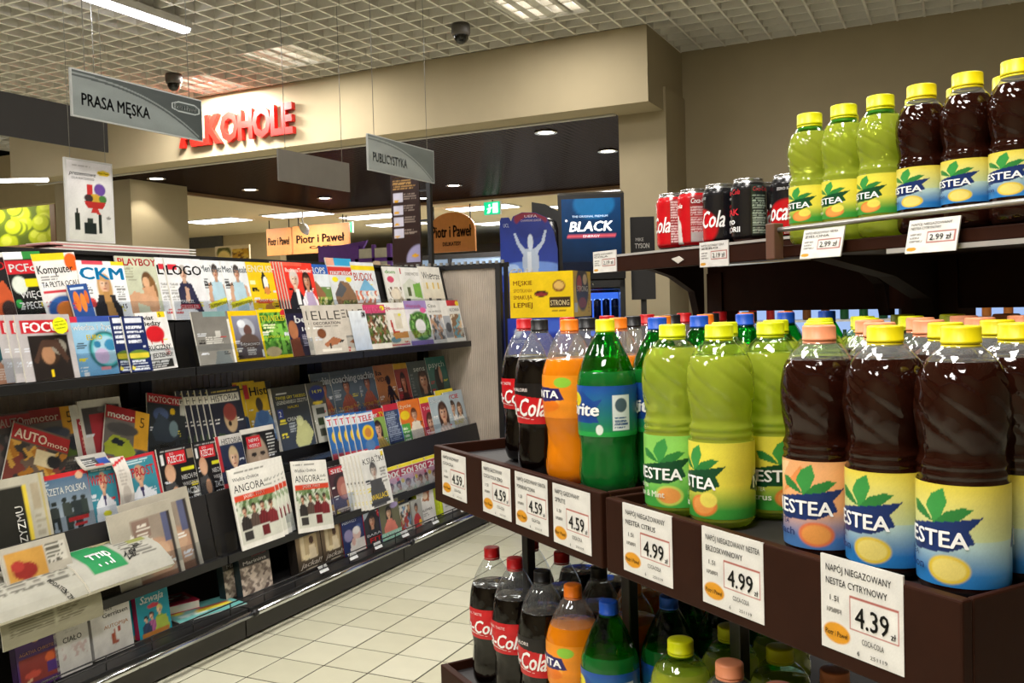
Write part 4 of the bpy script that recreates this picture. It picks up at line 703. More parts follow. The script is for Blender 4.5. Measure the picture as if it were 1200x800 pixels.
book(3.0, 3.19, .18, 'grey paperback with white title and a pale rose photo beside its twin', [bg('3a3430'), ('r', 0, .78, 1, 1, '2a2624'), T(.12, .70, .09, 'Marinina', 'f0ece6', w=.76, b=.02), T(.4, .84, .05, 'Aleksandra', 'c06060', w=.5), ('n', .0, .0, 1, .66, .12, ['b8a898', '8c7c70', 'd8c8b8', '6c5c54'])], '26343a', thick=.035, copies=1, cstep=-.06, clabel='copy of the grey rose paperback')
for nm, a, b in (('left one of two', 3.335, 3.515), ('right one of two', 3.52, 3.685)):
    book(a, b, .19, 'brown sepia novel with a figure in white and script title, ' + nm, [('g', 0, 0, 1, 1, '221a16', '8a7458'), ('r', .15, .32, .85, .95, 'b8a27c'), ('r', .2, .36, .34, .92, 'd8c8a4'), ('e', .62, .74, .09, .1, '4a2c1c'), ('p', [(.52, .64), (.74, .64), (.8, .3), (.46, .3)], 'dcccae'), ('e', .36, .36, .14, .06, 'e0d0a8'), T(.1, .14, .12, 'jackal!', 'e8e0d4', w=.8, sh=.4), ('L', .3, .04, .85, .12, 1, 'b0a490')], '1e1814', thick=.05, dx=.03)
book(3.675, 3.87, .185, 'navy biography showing an old man in white leaning on his hand', [bg('1c2a5c'), T(.06, .82, .07, 'PIERWSZY', 'e0e4f0', w=.6, b=.02), ('e', .7, .68, .12, .05, '3c5088'), ('e', .25, .5, .18, .16, '8c86b0'), ('e', .6, .48, .17, .17, 'd8b8b0'), ('e', .6, .58, .16, .1, 'e4e0e0'), ('p', [(.3, .3), (.55, .36), (.9, .34), (1, 0), (.25, 0)], 'd8d4d0'), ('e', .44, .3, .08, .1, 'd0a8a0')], '8c2430', dx=.035)
book(3.855, 4.03, .19, 'sports diet book with white and red lettering and a dark-haired woman', [bg('a8b4c0'), ('p', [(0, .0), (0, .7), (.3, .9), (.6, .9), (1, .6), (1, 0)], '2c2a30'), ('f', .4, .66, .3, 'c89478', '241a18', '22242a', .85, 1), ('e', .82, .82, .15, .12, 'd83438'), ('r', .74, .8, .9, .84, 'f0e0e0'), T(.08, .26, .07, 'BARA', 'e4e8ec', w=.7, b=.02), T(.2, .06, .16, 'FIT', 'e03030', w=.6, b=.03)], 'c82c30', dx=.04)
book(3.99, 4.06, .205, 'purple-spined hardback squeezed upright behind the sports diet book', [bg('4c3494'), ('L', .2, .2, .8, .8, 4, '8c7cc0')], '4a3090', thick=.05, dx=.0)
book(3.99, 4.175, .195, 'novel with a woman in coral dress and mint lettering', [bg('6c6a50'), ('f', .45, .7, .26, 'dcb090', '1e1814', 'dc7c6c', .85, 1), ('p', [(.25, .45), (.7, .45), (.85, .15), (.2, .15)], 'dc8070'), ('e', .75, .85, .2, .08, 'a898c8'), ('r', 0, 0, 1, .2, '9cd0bc'), T(.1, .04, .12, 'SATTYA', 'd8f0e4', w=.8, b=.02)], '7c70b0', dx=.045)
book(4.15, 4.29, .215, 'book with yellow lettering on black band over small runner photos', [bg('c8c8c0'), ('r', 0, .68, 1, .98, '171717'), T(.15, .84, .07, 'ULTRA', 'e8c828', w=.4, b=.03), T(.15, .74, .07, 'MARATONY', 'e8c828', w=.6, b=.03), ('n', .0, .1, 1, .64, .16, ['6c8cac', 'b89a78', '3c3c38', 'd8d4cc', 'a84038']), ('r', 0, 0, .6, .1, 'c83034')], '171717', dx=.035)
book(4.29, 4.40, .15, 'small grey guide with a red-clad figure, between runner book and white guide', [bg('a8a8a4'), ('f', .45, .7, .3, 'a87c60', '3c3430', 'b8383c', .8), ('e', .7, .15, .14, .1, 'e8b428')], '8c8c88', dx=.045)
book(4.38, 4.56, .2, 'white travel guide with fox-coloured photo, left of lime spines', [bg('e6e4e0'), ('p', [(.3, .6), (.5, .95), (.8, .95), (.7, .55)], 'a86438'), ('e', .5, .72, .14, .1, 'e0c8b0'), T(.12, .3, .07, 'SALOMEA', '3a3a38', w=.7), ('L', .15, .15, .7, .26, 2, '9c9a96')], 'c8d42c', dx=.03)
for i, a in enumerate((4.555, 4.60)):
    book(a, a + .045, .225, 'lime green spine of an upright hardback, %s of the pair' % ('left', 'right')[i], [bg('c4d22c'), ('L', .4, .1, .6, .9, 8, 'e0e880')], 'c4d22c', thick=.15, dx=.01, tilt=R(4))
book(4.645, 4.80, .2, 'white travel guide right of lime spines', [bg('e8e6e2'), ('p', [(.3, .7), (.5, .98), (.8, .98), (.7, .66)], 'b06c3c'), T(.12, .34, .07, 'SALOMEA', '3a3a38', w=.7), ('L', .15, .18, .7, .3, 2, '9c9a96')], 'c8d42c', dx=.03)
for i, (a, c) in enumerate(((4.82, 'b8a078'), (4.96, 'a0a848'), (5.10, '3a3c40'))):
    book(a, a + .13, .17, ('tan', 'olive', 'dark grey')[i] + ' paperback near the far end of the bottom shelf', [bg(c), ('n', .1, .2, .9, .8, .2, ['d8c8a8', '7c6c4c', c, 'e0dcd0']), ('r', .1, .85, .9, .95, 'f0ece0')], c, dx=.03)
# price tickets clipped to the wire guard
for i, y in enumerate((3.40, 3.63, 3.84, 4.09, 4.40, 4.72, 4.90)):
    o = obj('price_ticket', sheet(.062, .036, [bg('e4e6e8'), T(.25, .3, .35, ('29.90', '34.90', '32.90', '39.90', '29.99', '36.90', '24.90')[i], '8c8e92', w=.55, b=.0)], 4, 4).box(-.031, .031, .0004, .002, 0, .036, H('d8dadc')), M_PRINT)
    tag(o, 'white price ticket on the wire guard, %s from the near end' % 'first second third fourth fifth sixth seventh'.split()[i], 'price ticket', 'tickets on the wire guard')
    o.matrix_basis = basis((-2.636, y, .150), R(90), R(30), 0)
# ------------------------------------------------------------------ drinks shelving (runs obliquely across the aisle)
GA = R(-54.58)
D2 = Vector((math.sin(GA), math.cos(GA), 0)); N2 = Vector((math.cos(GA), -math.sin(GA), 0))
GZ = math.atan2(-D2.y, -D2.x)          # local x runs along the shelf towards its near end, local y away from the aisle
def G(d, n, z): return D2 * d + N2 * n + Vector((0, 0, z))
M_TRAYIN = mat('tray_inside', '171314', 0.6)
def tray_unit(d0, d1, label, far=False):
    t = thing('drinks_shelf', label, 'shelf unit', (0, 0, 0), GZ, group='brown drinks shelving')
    g = .003; a, b = -d1 + g, -d0 - g
    P = lambda n, mb, m, bev=0.0: obj(n, mb, m, t, bevel=bev)
    for nm, z0, z1, zs in (('upper', .955, 1.062 if not far else 1.066, 1.045), ('lower', .53, .623, .605), ('bottom', .10, .19, .17)):
        P('tray_front', MB().box(a, b, .742, .757, z0, z1), M_BROWN, .0025)
        P('tray_side', MB().box(a, a + .007, .757, 1.45, z0, z1), M_BROWN, .0025)
        P('tray_side', MB().box(b - .007, b, .757, 1.45, z0, z1), M_BROWN, .0025)
        P('tray_board', MB().box(a + .007, b - .007, .757, 1.45, zs - .02, zs), M_TRAYIN)
    P('plinth', MB().box(a + .02, b - .02, .80, 1.42, 0, .10), M_BLACK)
    for d in ((1.55, 1.22) if far else (.964, .62)):
        P('front_post', MB().box(-d - .011, -d + .011, .861, .879, .19, .955), M_BLACK, .002)
    for d in (d0 + .03, d1 - .03):
        P('rear_post', MB().box(-d - .025, -d + .025, 1.45, 1.50, 0, 1.40), M_BROWN)
    P('rear_panel', MB().box(a, b, 1.455, 1.475, 1.312, 1.415), M_BROWN)
    return t
tray_unit(1.103, 1.70, 'dark brown drinks shelf unit holding the fizzy drinks, its open end towards the magazines', True)
tray_unit(.529, 1.098, 'dark brown drinks shelf unit holding the iced tea, nearest the camera')
t = thing('wall_shelf', 'brown upper shelf with soft-drink cans, left of the small tea bottles', 'shelf', (0, 0, 0), GZ)
obj('board', MB().box(-1.81, -1.165, 1.262, 1.62, 1.428, 1.4475), M_BROWN, t, bevel=.002)
obj('front_strip', MB().box(-1.81, -1.165, 1.25, 1.262, 1.410, 1.4485), M_BROWN, t, bevel=.002)
obj('edge_trim', MB().box(-1.81, -1.165, 1.2485, 1.2505, 1.4445, 1.4495), mat('grey_edge', 'a8a4a0', .4), t)
obj('torn_sticker', MB().prism([(-1.57, 1.428), (-1.545, 1.432), (-1.53, 1.424), (-1.548, 1.417)], 1.2478, 1.2495, 'y'), mat('paper_scrap', 'c8c2b8', .8), t)
br = [(1.27, 1.428), (1.47, 1.428), (1.47, 1.30), (1.455, 1.30), (1.44, 1.36), (1.38, 1.395)]
M_BRK = mat('bracket_brown', '241512', .8, spec=.2)
for x in (-1.74, -1.20): obj('bracket', MB().prism(br, x - .012, x + .012, 'x'), M_BRK, t)
t = thing('wall_shelf', 'brown upper shelf with grey rail holding the small tea bottles', 'shelf', (0, 0, 0), GZ)
obj('board', MB().box(-1.155, -.46, 1.14, 1.52, 1.405, 1.4245), M_BROWN, t, bevel=.002)
obj('end_post', MB().box(-1.160, -1.140, 1.120, 1.142, 1.402, 1.462), mat('brown_end', '6a4a3c', .45), t, bevel=.002)
obj('guard_rail', MB().tube([(-1.15, 1.131, 1.4505), (-.46, 1.131, 1.4505)], .0042, 8), mat('grey_rail', 'b4b2ae', .3, .6), t)
obj('ticket_channel', MB().box(-.93, -.46, 1.134, 1.139, 1.398, 1.405), mat('grey_edge', 'a8a4a0', .4), t)
for x in (-1.10, -.52):
    obj('bracket', MB().prism([(1.16, 1.405), (1.47, 1.405), (1.47, 1.27), (1.45, 1.27), (1.43, 1.33), (1.34, 1.37)], x - .02, x + .02, 'x'), M_BRK, t)
obj('rear_panel', MB().box(-1.15, -.46, 1.478, 1.49, 1.312, 1.404), M_BROWN, t)

# ------------------------------------------------------------------ bottles and cans
def ramp(prof, zstep=.004):
    """smooth a coarse profile of (r, z) points into closely spaced rings"""
    P = np.array(prof, float); n = len(P)
    out = []
    for i in range(n - 1):
        p0, p1, p2, p3 = P[max(i - 1, 0)], P[i], P[i + 1], P[min(i + 2, n - 1)]
        k = max(1, int(np.hypot(*(p2 - p1)) / zstep))
        for j in range(k):
            t = j / k
            q = 0.5 * ((2 * p1) + (-p0 + p2) * t + (2 * p0 - 5 * p1 + 4 * p2 - p3) * t * t + (-p0 + 3 * p1 - 3 * p2 + p3) * t ** 3)
            out.append((max(q[0], .0005), q[1]))
    out.append(tuple(P[-1]))
    return out
def rad(prof, z):
    zs = [p[1] for p in prof]; rs_ = [p[0] for p in prof]
    return float(np.interp(z, zs, rs_))
def wrap(prof, z0, z1, ops, rf=None, extra=.0004, nx=72, ny=20, seed=3):
    rm = rad(prof, (z0 + z1) / 2)
    def mf(x, z, off):
        a = x / rm; zz = z0 + z; r = rad(prof, zz) + extra + off * 3
        return (r * math.sin(a), -r * math.cos(a), zz)
    return sheet(2 * math.pi * rm, z1 - z0, ops, nx, ny, seed, mapf=mf)
def capmesh(r, z0, z1, seg=56):
    mb = MB()
    def rf(a, z, rr): return (-.0005 if int(round(a / (2 * math.pi) * seg)) % 2 and z < z1 - .0025 and z > z0 + .003 else 0)
    mb.lathe([(.0005, z0), (r * .98, z0), (r * 1.02, z0 + .001), (r * 1.02, z0 + .003), (r, z0 + .0033), (r, z1 - .0022), (r * .96, z1 - .0006), (r * .88, z1), (r * .5, z1 + .0002), (.0005, z1 + .0002)], seg, rf)
    return mb
PET = clearmat('pet_clear', 'f4f6f6', .07, 'e4e6e6', .09, ior=1.6, bump=.4)
PETG = clearmat('pet_green', '4cc860', .06, ior=1.6, bump=.4)
PETL = clearmat('pet_light_green', 'e8f4dc', .06, ior=1.6, bump=.4)
def liquid(name, col, dens, pig):
    return clearmat('liq_' + name, col, .07, pig, dens, 1.55, .45, 38)
LIQ = dict(cola=liquid('cola', '2a0c04', .92, '0c0605'), orange=liquid('orange', 'f8a040', .9, 'f48c10'), lemonlime=liquid('lemonlime', '4cb45c', .55, '1f8a3a'),
           tea=liquid('tea', '7a2c10', .72, '30130a'), green=liquid('green', 'e6ee94', .46, 'c2d048'))
# profiles
def sc_(p, a, b): return [(r * a, z * b) for r, z in p]
P_TEA = ramp(sc_([(.004, .006), (.030, .0005), (.038, .003), (.0425, .010), (.0442, .018), (.0442, .070), (.0442, .133), (.0424, .1365), (.0440, .142), (.0422, .1475), (.0438, .153), (.0414, .159), (.0406, .167), (.0424, .180), (.0448, .198), (.0458, .217), (.0448, .238), (.0405, .258), (.0315, .274), (.0225, .284), (.0176, .290), (.0172, .297)], .95, .836), .002)
P_COLA = ramp([(.004, .007), (.024, .001), (.036, .004), (.0415, .014), (.0435, .033), (.0422, .058), (.0408, .080), (.0424, .098), (.0450, .118), (.0458, .145), (.0452, .166), (.0420, .188), (.0340, .212), (.0245, .231), (.0168, .243), (.0140, .248), (.0135, .254)])
P_SPRITE = ramp([(.004, .007), (.024, .001), (.037, .004), (.0435, .013), (.0455, .030), (.0434, .055), (.0434, .078), (.0453, .092), (.0455, .130), (.0455, .166), (.0440, .181), (.0365, .203), (.0262, .226), (.0178, .242), (.0142, .248), (.0135, .254)])
P_FANTA = ramp([(.004, .007), (.024, .001), (.037, .004), (.0430, .014), (.0440, .034), (.0405, .062), (.0408, .084), (.0446, .108), (.0468, .136), (.0470, .165), (.0452, .185), (.0370, .208), (.0265, .230), (.0178, .243), (.0142, .248), (.0135, .254)])
P_SMALL = ramp(sc_([(.004, .005), (.022, .0005), (.029, .003), (.0322, .010), (.0328, .020), (.0322, .034), (.0326, .036), (.0326, .100), (.0314, .103), (.0326, .107), (.0310, .111), (.0298, .119), (.0316, .131), (.0336, .147), (.0338, .162), (.0318, .177), (.0262, .191), (.0200, .200), (.0176, .205), (.0176, .209)], 1.06, .945), .002)
def twist(z0, z1, amp, n=6, pitch=70.0):
    def f(a, z, r):
        if z0 < z < z1:
            e = min(1.0, 1.6 * math.sin(math.pi * (z - z0) / (z1 - z0))); q = (n * a + pitch * z) % (2 * math.pi) - math.pi
            return -amp * e * math.exp(-(q / .55) ** 2)
        return 0.0
    return f
def ribs(z0, z1, amp, n=10):
    def f(a, z, r): return amp * math.cos(n * a) * max(0, math.sin(math.pi * (z - z0) / (z1 - z0))) if z0 < z < z1 else 0.0
    return f
LEAF = lambda cx, cy, s: [('p', [(cx, cy), (cx - .10 * s, cy + .06 * s * 3), (cx - .16 * s, cy + .02 * s * 3)], '2f8a34'), ('p', [(cx, cy), (cx - .03 * s, cy + .10 * s * 3), (cx + .05 * s, cy + .15 * s * 3), (cx + .04 * s, cy + .05 * s * 3)], '3fa23c'), ('p', [(cx, cy), (cx + .10 * s, cy + .06 * s * 3), (cx + .14 * s, cy + .02 * s * 3), (cx + .05 * s, cy - .01)], '2f8a34')]
def tea_label(kind):
    c = dict(lemon=('e8d44c', '2c7cc0', '16306c', 'e8c83c'), peach=('f0b078', '4c7cb8', '16306c', 'e87a4c'), citrus=('e8dc4c', '3f9a3c', '0d4a2a', 'e8843c'), lime=('8cd060', '4cae48', '0d4a2a', 'c8d860'))[kind]
    ops = [('g', 0, 0, 1, 1, c[1], c[1]), ('g', 0, .45, 1, 1, 'c8d4a0' if kind == 'lemon' else c[0], c[0]), ('g', 0, .12, 1, .45, c[1], 'b8d0c8' if kind == 'lemon' else c[0])]
    if kind == 'peach': ops += [('p', [(.3, .95), (.38, .7), (.46, .98)], 'f4d0a0'), ('p', [(.4, .6), (.52, .95), (.56, .8)], 'e89050')]
    for x0 in (0.5, 0.0, 1.0):
        ops += [('p', [(x0 - .17, .38), (x0 - .14, .54), (x0 + .02, .62), (x0 + .20, .70), (x0 + .15, .56), (x0 + .17, .44), (x0 + .08, .34), (x0 - .08, .31)], c[2])]
        cx, cy = x0 + .03, .62
        ops += [('p', [(cx, cy), (cx - .04, cy + .12), (cx - .085, cy + .19), (cx - .115, cy + .19), (cx - .10, cy + .08)], '2c7e3a'), ('p', [(cx, cy), (cx - .035, cy + .16), (cx - .01, cy + .28), (cx + .035, cy + .35), (cx + .05, cy + .22), (cx + .03, cy + .08)], '3c9646'), ('p', [(cx, cy), (cx + .045, cy + .12), (cx + .10, cy + .17), (cx + .135, cy + .15), (cx + .09, cy + .04)], '2c7e3a')]
        ops += [('e', x0 + .08, .17, .075, .14, c[3]), ('e', x0 + .08, .17, .06, .11, 'f0dc78' if kind == 'lemon' else 'f0a050')]
        if kind == 'citrus': ops += [('e', x0 + .11, .25, .045, .10, 'f0e060')]
    ops += [('t', .5, .39, .165, 'NESTEA', 'ffffff', dict(w=.30, a='c', b=.035)), ('t', .0, .39, .165, 'NESTEA', 'ffffff', dict(w=.30, a='c', b=.035)),
            ('t', .36, .26, .06, 'ICE TEA' if kind in ('lemon', 'peach') else 'GREEN TEA', '16306c' if kind in ('lemon', 'peach') else 'f0f4e0', dict(w=.10, b=.01)),
            ('t', .36, .14, .09, {'lemon': 'Lemon', 'peach': 'Peach', 'citrus': 'Citrus', 'lime': 'Lime & Mint'}[kind], '16306c' if kind in ('lemon', 'peach') else 'f0f4e0', dict(w=.13 if kind != 'lime' else .2, b=.02))]
    return ops
def cola_label(zero=False):
    ops = [bg('c8141e')]
    if zero: ops = [bg('161314'), ('r', 0, .0, 1, .62, 'c8141e'), ('p', [(0, .5), (.5, .72), (1, .5), (1, .62), (0, .62)], 'c8141e')]
    for x0 in (.5, .0):
        ops += [('t', x0, .20, .46, 'Coca-Cola', 'ffffff', dict(w=.42, a='c', sh=.35, b=.035)), ('t', x0, .80, .09, 'ORIGINAL TASTE' if not zero else 'ZERO KALORII', 'f4e8e8', dict(w=.2, a='c', b=.01))]
    for x0 in (.5, .0): ops += [('p', [(x0 - .16, .12), (x0 - .02, .2), (x0 + .16, .1), (x0 + .02, .15)], 'f0e0e0')]
    return ops
FANTA = [('g', 0, 0, 1, 1, 'ea8a1c', 'f0941c')] + sum([[('e', x0 + .0, .38, .12, .22, 'f4b050'), ('e', x0 + .02, .3, .10, .16, 'e87814'), ('p', [(x0 - .15, .48), (x0 - .12, .74), (x0 + .12, .70), (x0 + .15, .44), (x0, .38)], '2c2468'), ('e', x0 + .14, .84, .05, .12, '8cc43c'), ('t', x0, .48, .18, 'FANTA', 'ffffff', dict(w=.24, a='c', b=.05))] for x0 in (.5, .0)], [])
SPRITE = [('g', 0, 0, 1, 1, '1f8a3c', '1e4ea8'), ('r', 0, 0, 1, .10, '24a048')] + sum([[('p', [(x0 - .14, .25), (x0 - .05, .38), (x0 - .1, .8), (x0 + .02, .9), (x0 + .1, .7), (x0 + .15, .75), (x0 + .1, .5), (x0 + .13, .28)], '1a4694'), ('e', x0 - .04, .72, .05, .14, 'e8dc28'), ('t', x0, .42, .26, 'Sprite', 'ffffff', dict(w=.26, a='c', b=.05, sh=.1)), ('r', x0 + .2, .12, x0 + .3, .82, 'dfe4e8'), ('L', x0 + .21, .15, x0 + .29, .4, 4, '3a5a8c'), ('e', x0 + .25, .62, .035, .14, '4a5c6c'), ('e', x0 + .13, .14, .02, .1, 'e0e8e0')] for x0 in (.5, .0)], [])
def make_bottle(kind):
    """returns (list of part meshes): shell, liquid, label, cap"""
    tz = (.014, .111); tw_ = twist(.140, .226, .0019, 6, 200); tc_ = (.0182, .2425, .260)
    spec = dict(lemon=(P_TEA, PET, 'tea', .228, tz, tea_label('lemon'), 'e2d008', tc_, tw_),
                peach=(P_TEA, PET, 'tea', .224, tz, tea_label('peach'), 'e8946a', tc_, tw_),
                citrus=(P_TEA, PETL, 'green', .222, tz, tea_label('citrus'), 'd2d808', tc_, tw_),
                lime=(P_TEA, PETL, 'green', .230, tz, tea_label('lime'), 'd2d808', tc_, tw_),
                cola=(P_COLA, PET, 'cola', .199, (.100, .157), cola_label(), 'c0161c', (.0150, .2475, .267), ribs(.02, .09, .0008)),
                zero=(P_COLA, PET, 'cola', .201, (.091, .160), cola_label(True), '18181a', (.0150, .2475, .267), ribs(.02, .09, .0008)),
                fanta=(P_FANTA, PET, 'orange', .205, (.109, .178), FANTA, 'f07c14', (.0150, .2475, .267), twist(.02, .10, .0012, 5, 120)),
                sprite=(P_SPRITE, PETG, 'lemonlime', .190, (.090, .167), SPRITE, 'e2dc10', (.0150, .2475, .267), ribs(.015, .085, .0013, 9)),
                bluesprite=(P_SPRITE, PETG, 'lemonlime', .190, (.090, .167), SPRITE, '1c54c0', (.0150, .2475, .267), ribs(.015, .085, .0013, 9)),
                smallgreen=(P_SMALL, PETL, 'green', .184, (.035, .094), tea_label('citrus'), 'd8d608', (.0200, .1945, .2135), twist(.108, .180, .0014, 5, 220)),
                smalltea=(P_SMALL, PET, 'tea', .184, (.035, .094), tea_label('lemon'), 'e2d008', (.0200, .1945, .2135), twist(.108, .180, .0014, 5, 220)))[kind]
    prof, shell, liq, fill, (l0, l1), lab, capc, (cr, c0, c1), rf = spec
    seg = 64
    zs_ = fill - .002; sh = MB().lathe([(rad(prof, zs_), zs_)] + [(r, z) for r, z in prof if z > zs_], seg, rf)
    lp = [(r, z) for r, z in prof if z < fill - .002] + [(rad(prof, fill - .002), fill - .002), (rad(prof, fill - .002) - .0012, fill - .001), (.0005, fill - .001)]
    lq = MB().lathe(lp, seg, rf)
    return [('shell', sh.mesh('shell', shell)), ('liquid', lq.mesh('liquid', LIQ[liq])),
            ('label', wrap(prof, l0, l1, lab, nx=280, ny=70).mesh('label', M_PRINT)),
            ('cap', capmesh(cr, c0, c1).mesh('cap', mat('cap_' + capc, capc, .4, var=.03, spec=.4))),
            ('safety_ring', MB().lathe([(cr * .94, c0 - .0038), (cr * .99, c0 - .0035), (cr * 1.0, c0 - .0010), (cr * .94, c0 - .0006)], 40).mesh('safety_ring', MATS['cap_' + capc]))] + ([('neck_ring', MB().lathe([(.0165, c0 - .008), (.0190, c0 - .007), (.0192, c0 - .002), (.0165, c0 - .001)], 32).mesh('neck_ring', mat('neck_green', '58c050', .3)))] if kind == 'smallgreen' else [])
BM = {}
ORD = 'first second third fourth fifth sixth seventh eighth ninth'.split()
DESC = dict(lemon='dark lemon tea bottle with yellow cap', peach='dark peach tea bottle with apricot cap', citrus='citrus green tea bottle with yellow cap', lime='lime green tea bottle with yellow cap',
            cola='cola bottle with red cap', zero='sugar-free cola bottle with black cap', fanta='orange soda bottle with orange cap', sprite='green lemonade bottle with yellow cap', bluesprite='green lemonade bottle with blue cap',
            smallgreen='small green tea bottle with yellow cap', smalltea='small dark tea bottle with yellow cap')
def bottle(kind, d, n, z, label, turn=0.0, group=None):
    if kind not in BM: BM[kind] = make_bottle(kind)
    r = thing('soda_bottle' if kind in ('cola', 'zero', 'fanta', 'sprite', 'bluesprite') else 'iced_tea_bottle', label, 'bottle', G(d, n, z + .001), GZ + R(turn), group)
    for nm, me in BM[kind]:
        if nm != 'safety_ring': o = obj(nm, me, None, r)
        if nm == 'cap': cap = o
    obj('safety_ring', dict(BM[kind])['safety_ring'], None, cap)
    return r
jit = lambda s: rng.uniform(-s, s)
# iced tea tray
cols = [('lemon', .582, 'first'), ('lemon', .669, 'second'), ('peach', .756, 'third'), ('peach', .843, 'fourth'), ('citrus', .930, 'fifth'), ('lime', 1.018, 'sixth')]
for kind, d, cn in cols:
    for row in range(6):
        if cn == 'fourth' and row < 1: continue
        k = kind
        if row == 1 and cn == 'fourth': k = 'citrus'
        front = row == 0
        bottle(k, d + (jit(.002)), .812 + .0935 * row + jit(.003), 1.045, '%s, %s row, %s column of the tea tray' % (DESC[k], ORD[row] if row else 'front', cn),
               turn=((8 if k in ('peach', 'lime') else -13) + jit(4)) if front else jit(60), group='large iced tea bottles')
# fizzy drinks tray
cols = [('sprite', 1.196, 'first'), ('fanta', 1.292, 'second'), ('zero', 1.388, 'third'), ('cola', 1.532, 'fourth')]
for kind, d, cn in cols:
    for row in range(6):
        n = .815 + .096 * row + jit(.004); k = kind
        if kind == 'cola': n += .05
        if kind == 'sprite' and row: k = 'bluesprite'
        bottle(k, d + jit(.003) - (.012 if row == 1 and kind == 'sprite' else 0), n, 1.045, '%s, %s row, %s column of the fizzy drinks tray' % (DESC[k], ORD[row] if row else 'front', cn), turn=(-12 + jit(6)) if not row else jit(60), group='bottles on the fizzy drinks tray')
# lower shelf
low = [('cola', 1.592, 0), ('cola', 1.500, 0), ('zero', 1.400, 0), ('fanta', 1.300, 0), ('bluesprite', 1.196, 0), ('citrus', 1.020, 0), ('cola', 1.602, 1), ('cola', 1.487, 1), ('zero', 1.362, 1), ('fanta', 1.262, 1), ('bluesprite', 1.165, 1), ('citrus', 1.023, 1),
       ('cola', 1.57, 2), ('zero', 1.47, 2), ('fanta', 1.37, 2), ('bluesprite', 1.25, 2), ('bluesprite', 1.15, 2), ('citrus', 1.02, 2), ('peach', .92, 0), ('peach', .83, 0), ('lemon', .74, 0), ('lemon', .65, 0), ('citrus', .925, 1), ('peach', .83, 1), ('lemon', .74, 1), ('bluesprite', 1.155, 3), ('fanta', 1.27, 3), ('zero', 1.39, 3), ('cola', 1.5, 3)]
cnt = {}
for kind, d, row in low:
    c = cnt[row] = cnt.get(row, 0) + 1
    bottle(kind, d, .812 + .094 * row, .605, '%s, lower shelf %s row, %s from far end' % (DESC[kind], ORD[row] if row else 'front', ORD[min(c - 1, 8)] if c < 10 else 'tenth'), turn=-6 + jit(6) if not row else jit(60), group='bottles on the lower shelf')
# small bottles on the upper shelf
for row in range(2):
    for i, (k, d) in enumerate([('smallgreen', 1.116), ('smallgreen', 1.045), ('smallgreen', .975), ('smalltea', .903), ('smalltea', .830), ('smalltea', .758), ('smalltea', .686), ('smalltea', .612)]):
        bottle(k, d - (.012 if row else 0), 1.180 + .072 * row, 1.4245, '%s, upper shelf %s row, %s from far end' % (DESC[k], ('front', 'second')[row], ORD[i]), turn=-15 + jit(6), group='small tea bottles on the upper shelf')
# cans
P_CAN = ramp([(.004, .006), (.020, .005), (.0245, .0005), (.0275, .004), (.0328, .012), (.0331, .016), (.0331, .094), (.0325, .099), (.0285, .108), (.0270, .111), (.0272, .1125), (.0276, .1145), (.0262, .1150), (.0252, .1120), (.0005, .1120)], .003)
P_CAN = [(r * 1.04, z * 1.08) for r, z in P_CAN]
def can_ops(kind):
    if kind == 'red': return [bg('c5121c')] + sum([[T(x0, .30, .32, 'Coca-Cola', W, w=.56, a='c', sh=.35, b=.03), T(x0, .84, .05, 'ORYGINALNY SMAK', 'f0d8d8', w=.2, a='c')] for x0 in (.42,)], []) + [('r', .70, .05, .86, .95, '8c2428'), ('L', .71, .08, .85, .92, 16, 'e0c8c8')]
    if kind == 'bear': return [bg('c5121c'), ('e', .45, .52, .03, .07, 'e8e4e0'), ('e', .46, .34, .06, .17, 'd8d4d0'), ('p', [(.39, .02), (.40, .3), (.52, .3), (.54, .02)], 'dcd8d4'), T(.4, .72, .10, 'Cola', W, w=.14, sh=.3, b=.02), ('r', .62, .05, .82, .95, '9c3034'), T(.63, .80, .10, 'Coca-Cola', W, w=.18, sh=.3, b=.02), ('L', .63, .08, .81, .74, 14, 'd8b8b8'), ('r', .63, .06, .81, .24, 'b0a8a8')]
    if kind == 'zero': return [bg('17161a'), ('e', .45, .28, .22, .36, 'c5121c'), ('r', 0, 0, 1, .02, '17161a'), T(.45, .28, .32, 'Coca-Cola', W, w=.56, a='c', sh=.35, b=.03), T(.45, .80, .05, 'ZERO KALORII', 'e8e8e8', w=.2, a='c'), T(.45, .04, .07, 'ZERO', W, w=.08, a='c')]
    return [bg('161518'), T(.36, .80, .10, 'Coca-Cola', 'c8343c', w=.20, sh=.3, b=.02), T(.38, .72, .05, 'zero', 'c8c8c8', w=.08), T(.30, .58, .05, 'ORYGINALNY', 'c8343c', w=.16), T(.31, .43, .12, 'SMAK', 'd8303c', w=.24, b=.04), T(.33, .27, .12, 'zero', W, w=.18, b=.03), T(.30, .13, .10, 'KALORII', W, w=.26, b=.03), ('r', .66, .05, .84, .95, '2c3430'), ('L', .67, .08, .83, .78, 16, 'a8b8a8'), T(.67, .84, .08, 'Coca-Cola', 'c8343c', w=.14, sh=.3)]
M_ALU = mat('aluminium', 'c8c8c8', .25, 1.0)
CM = {}
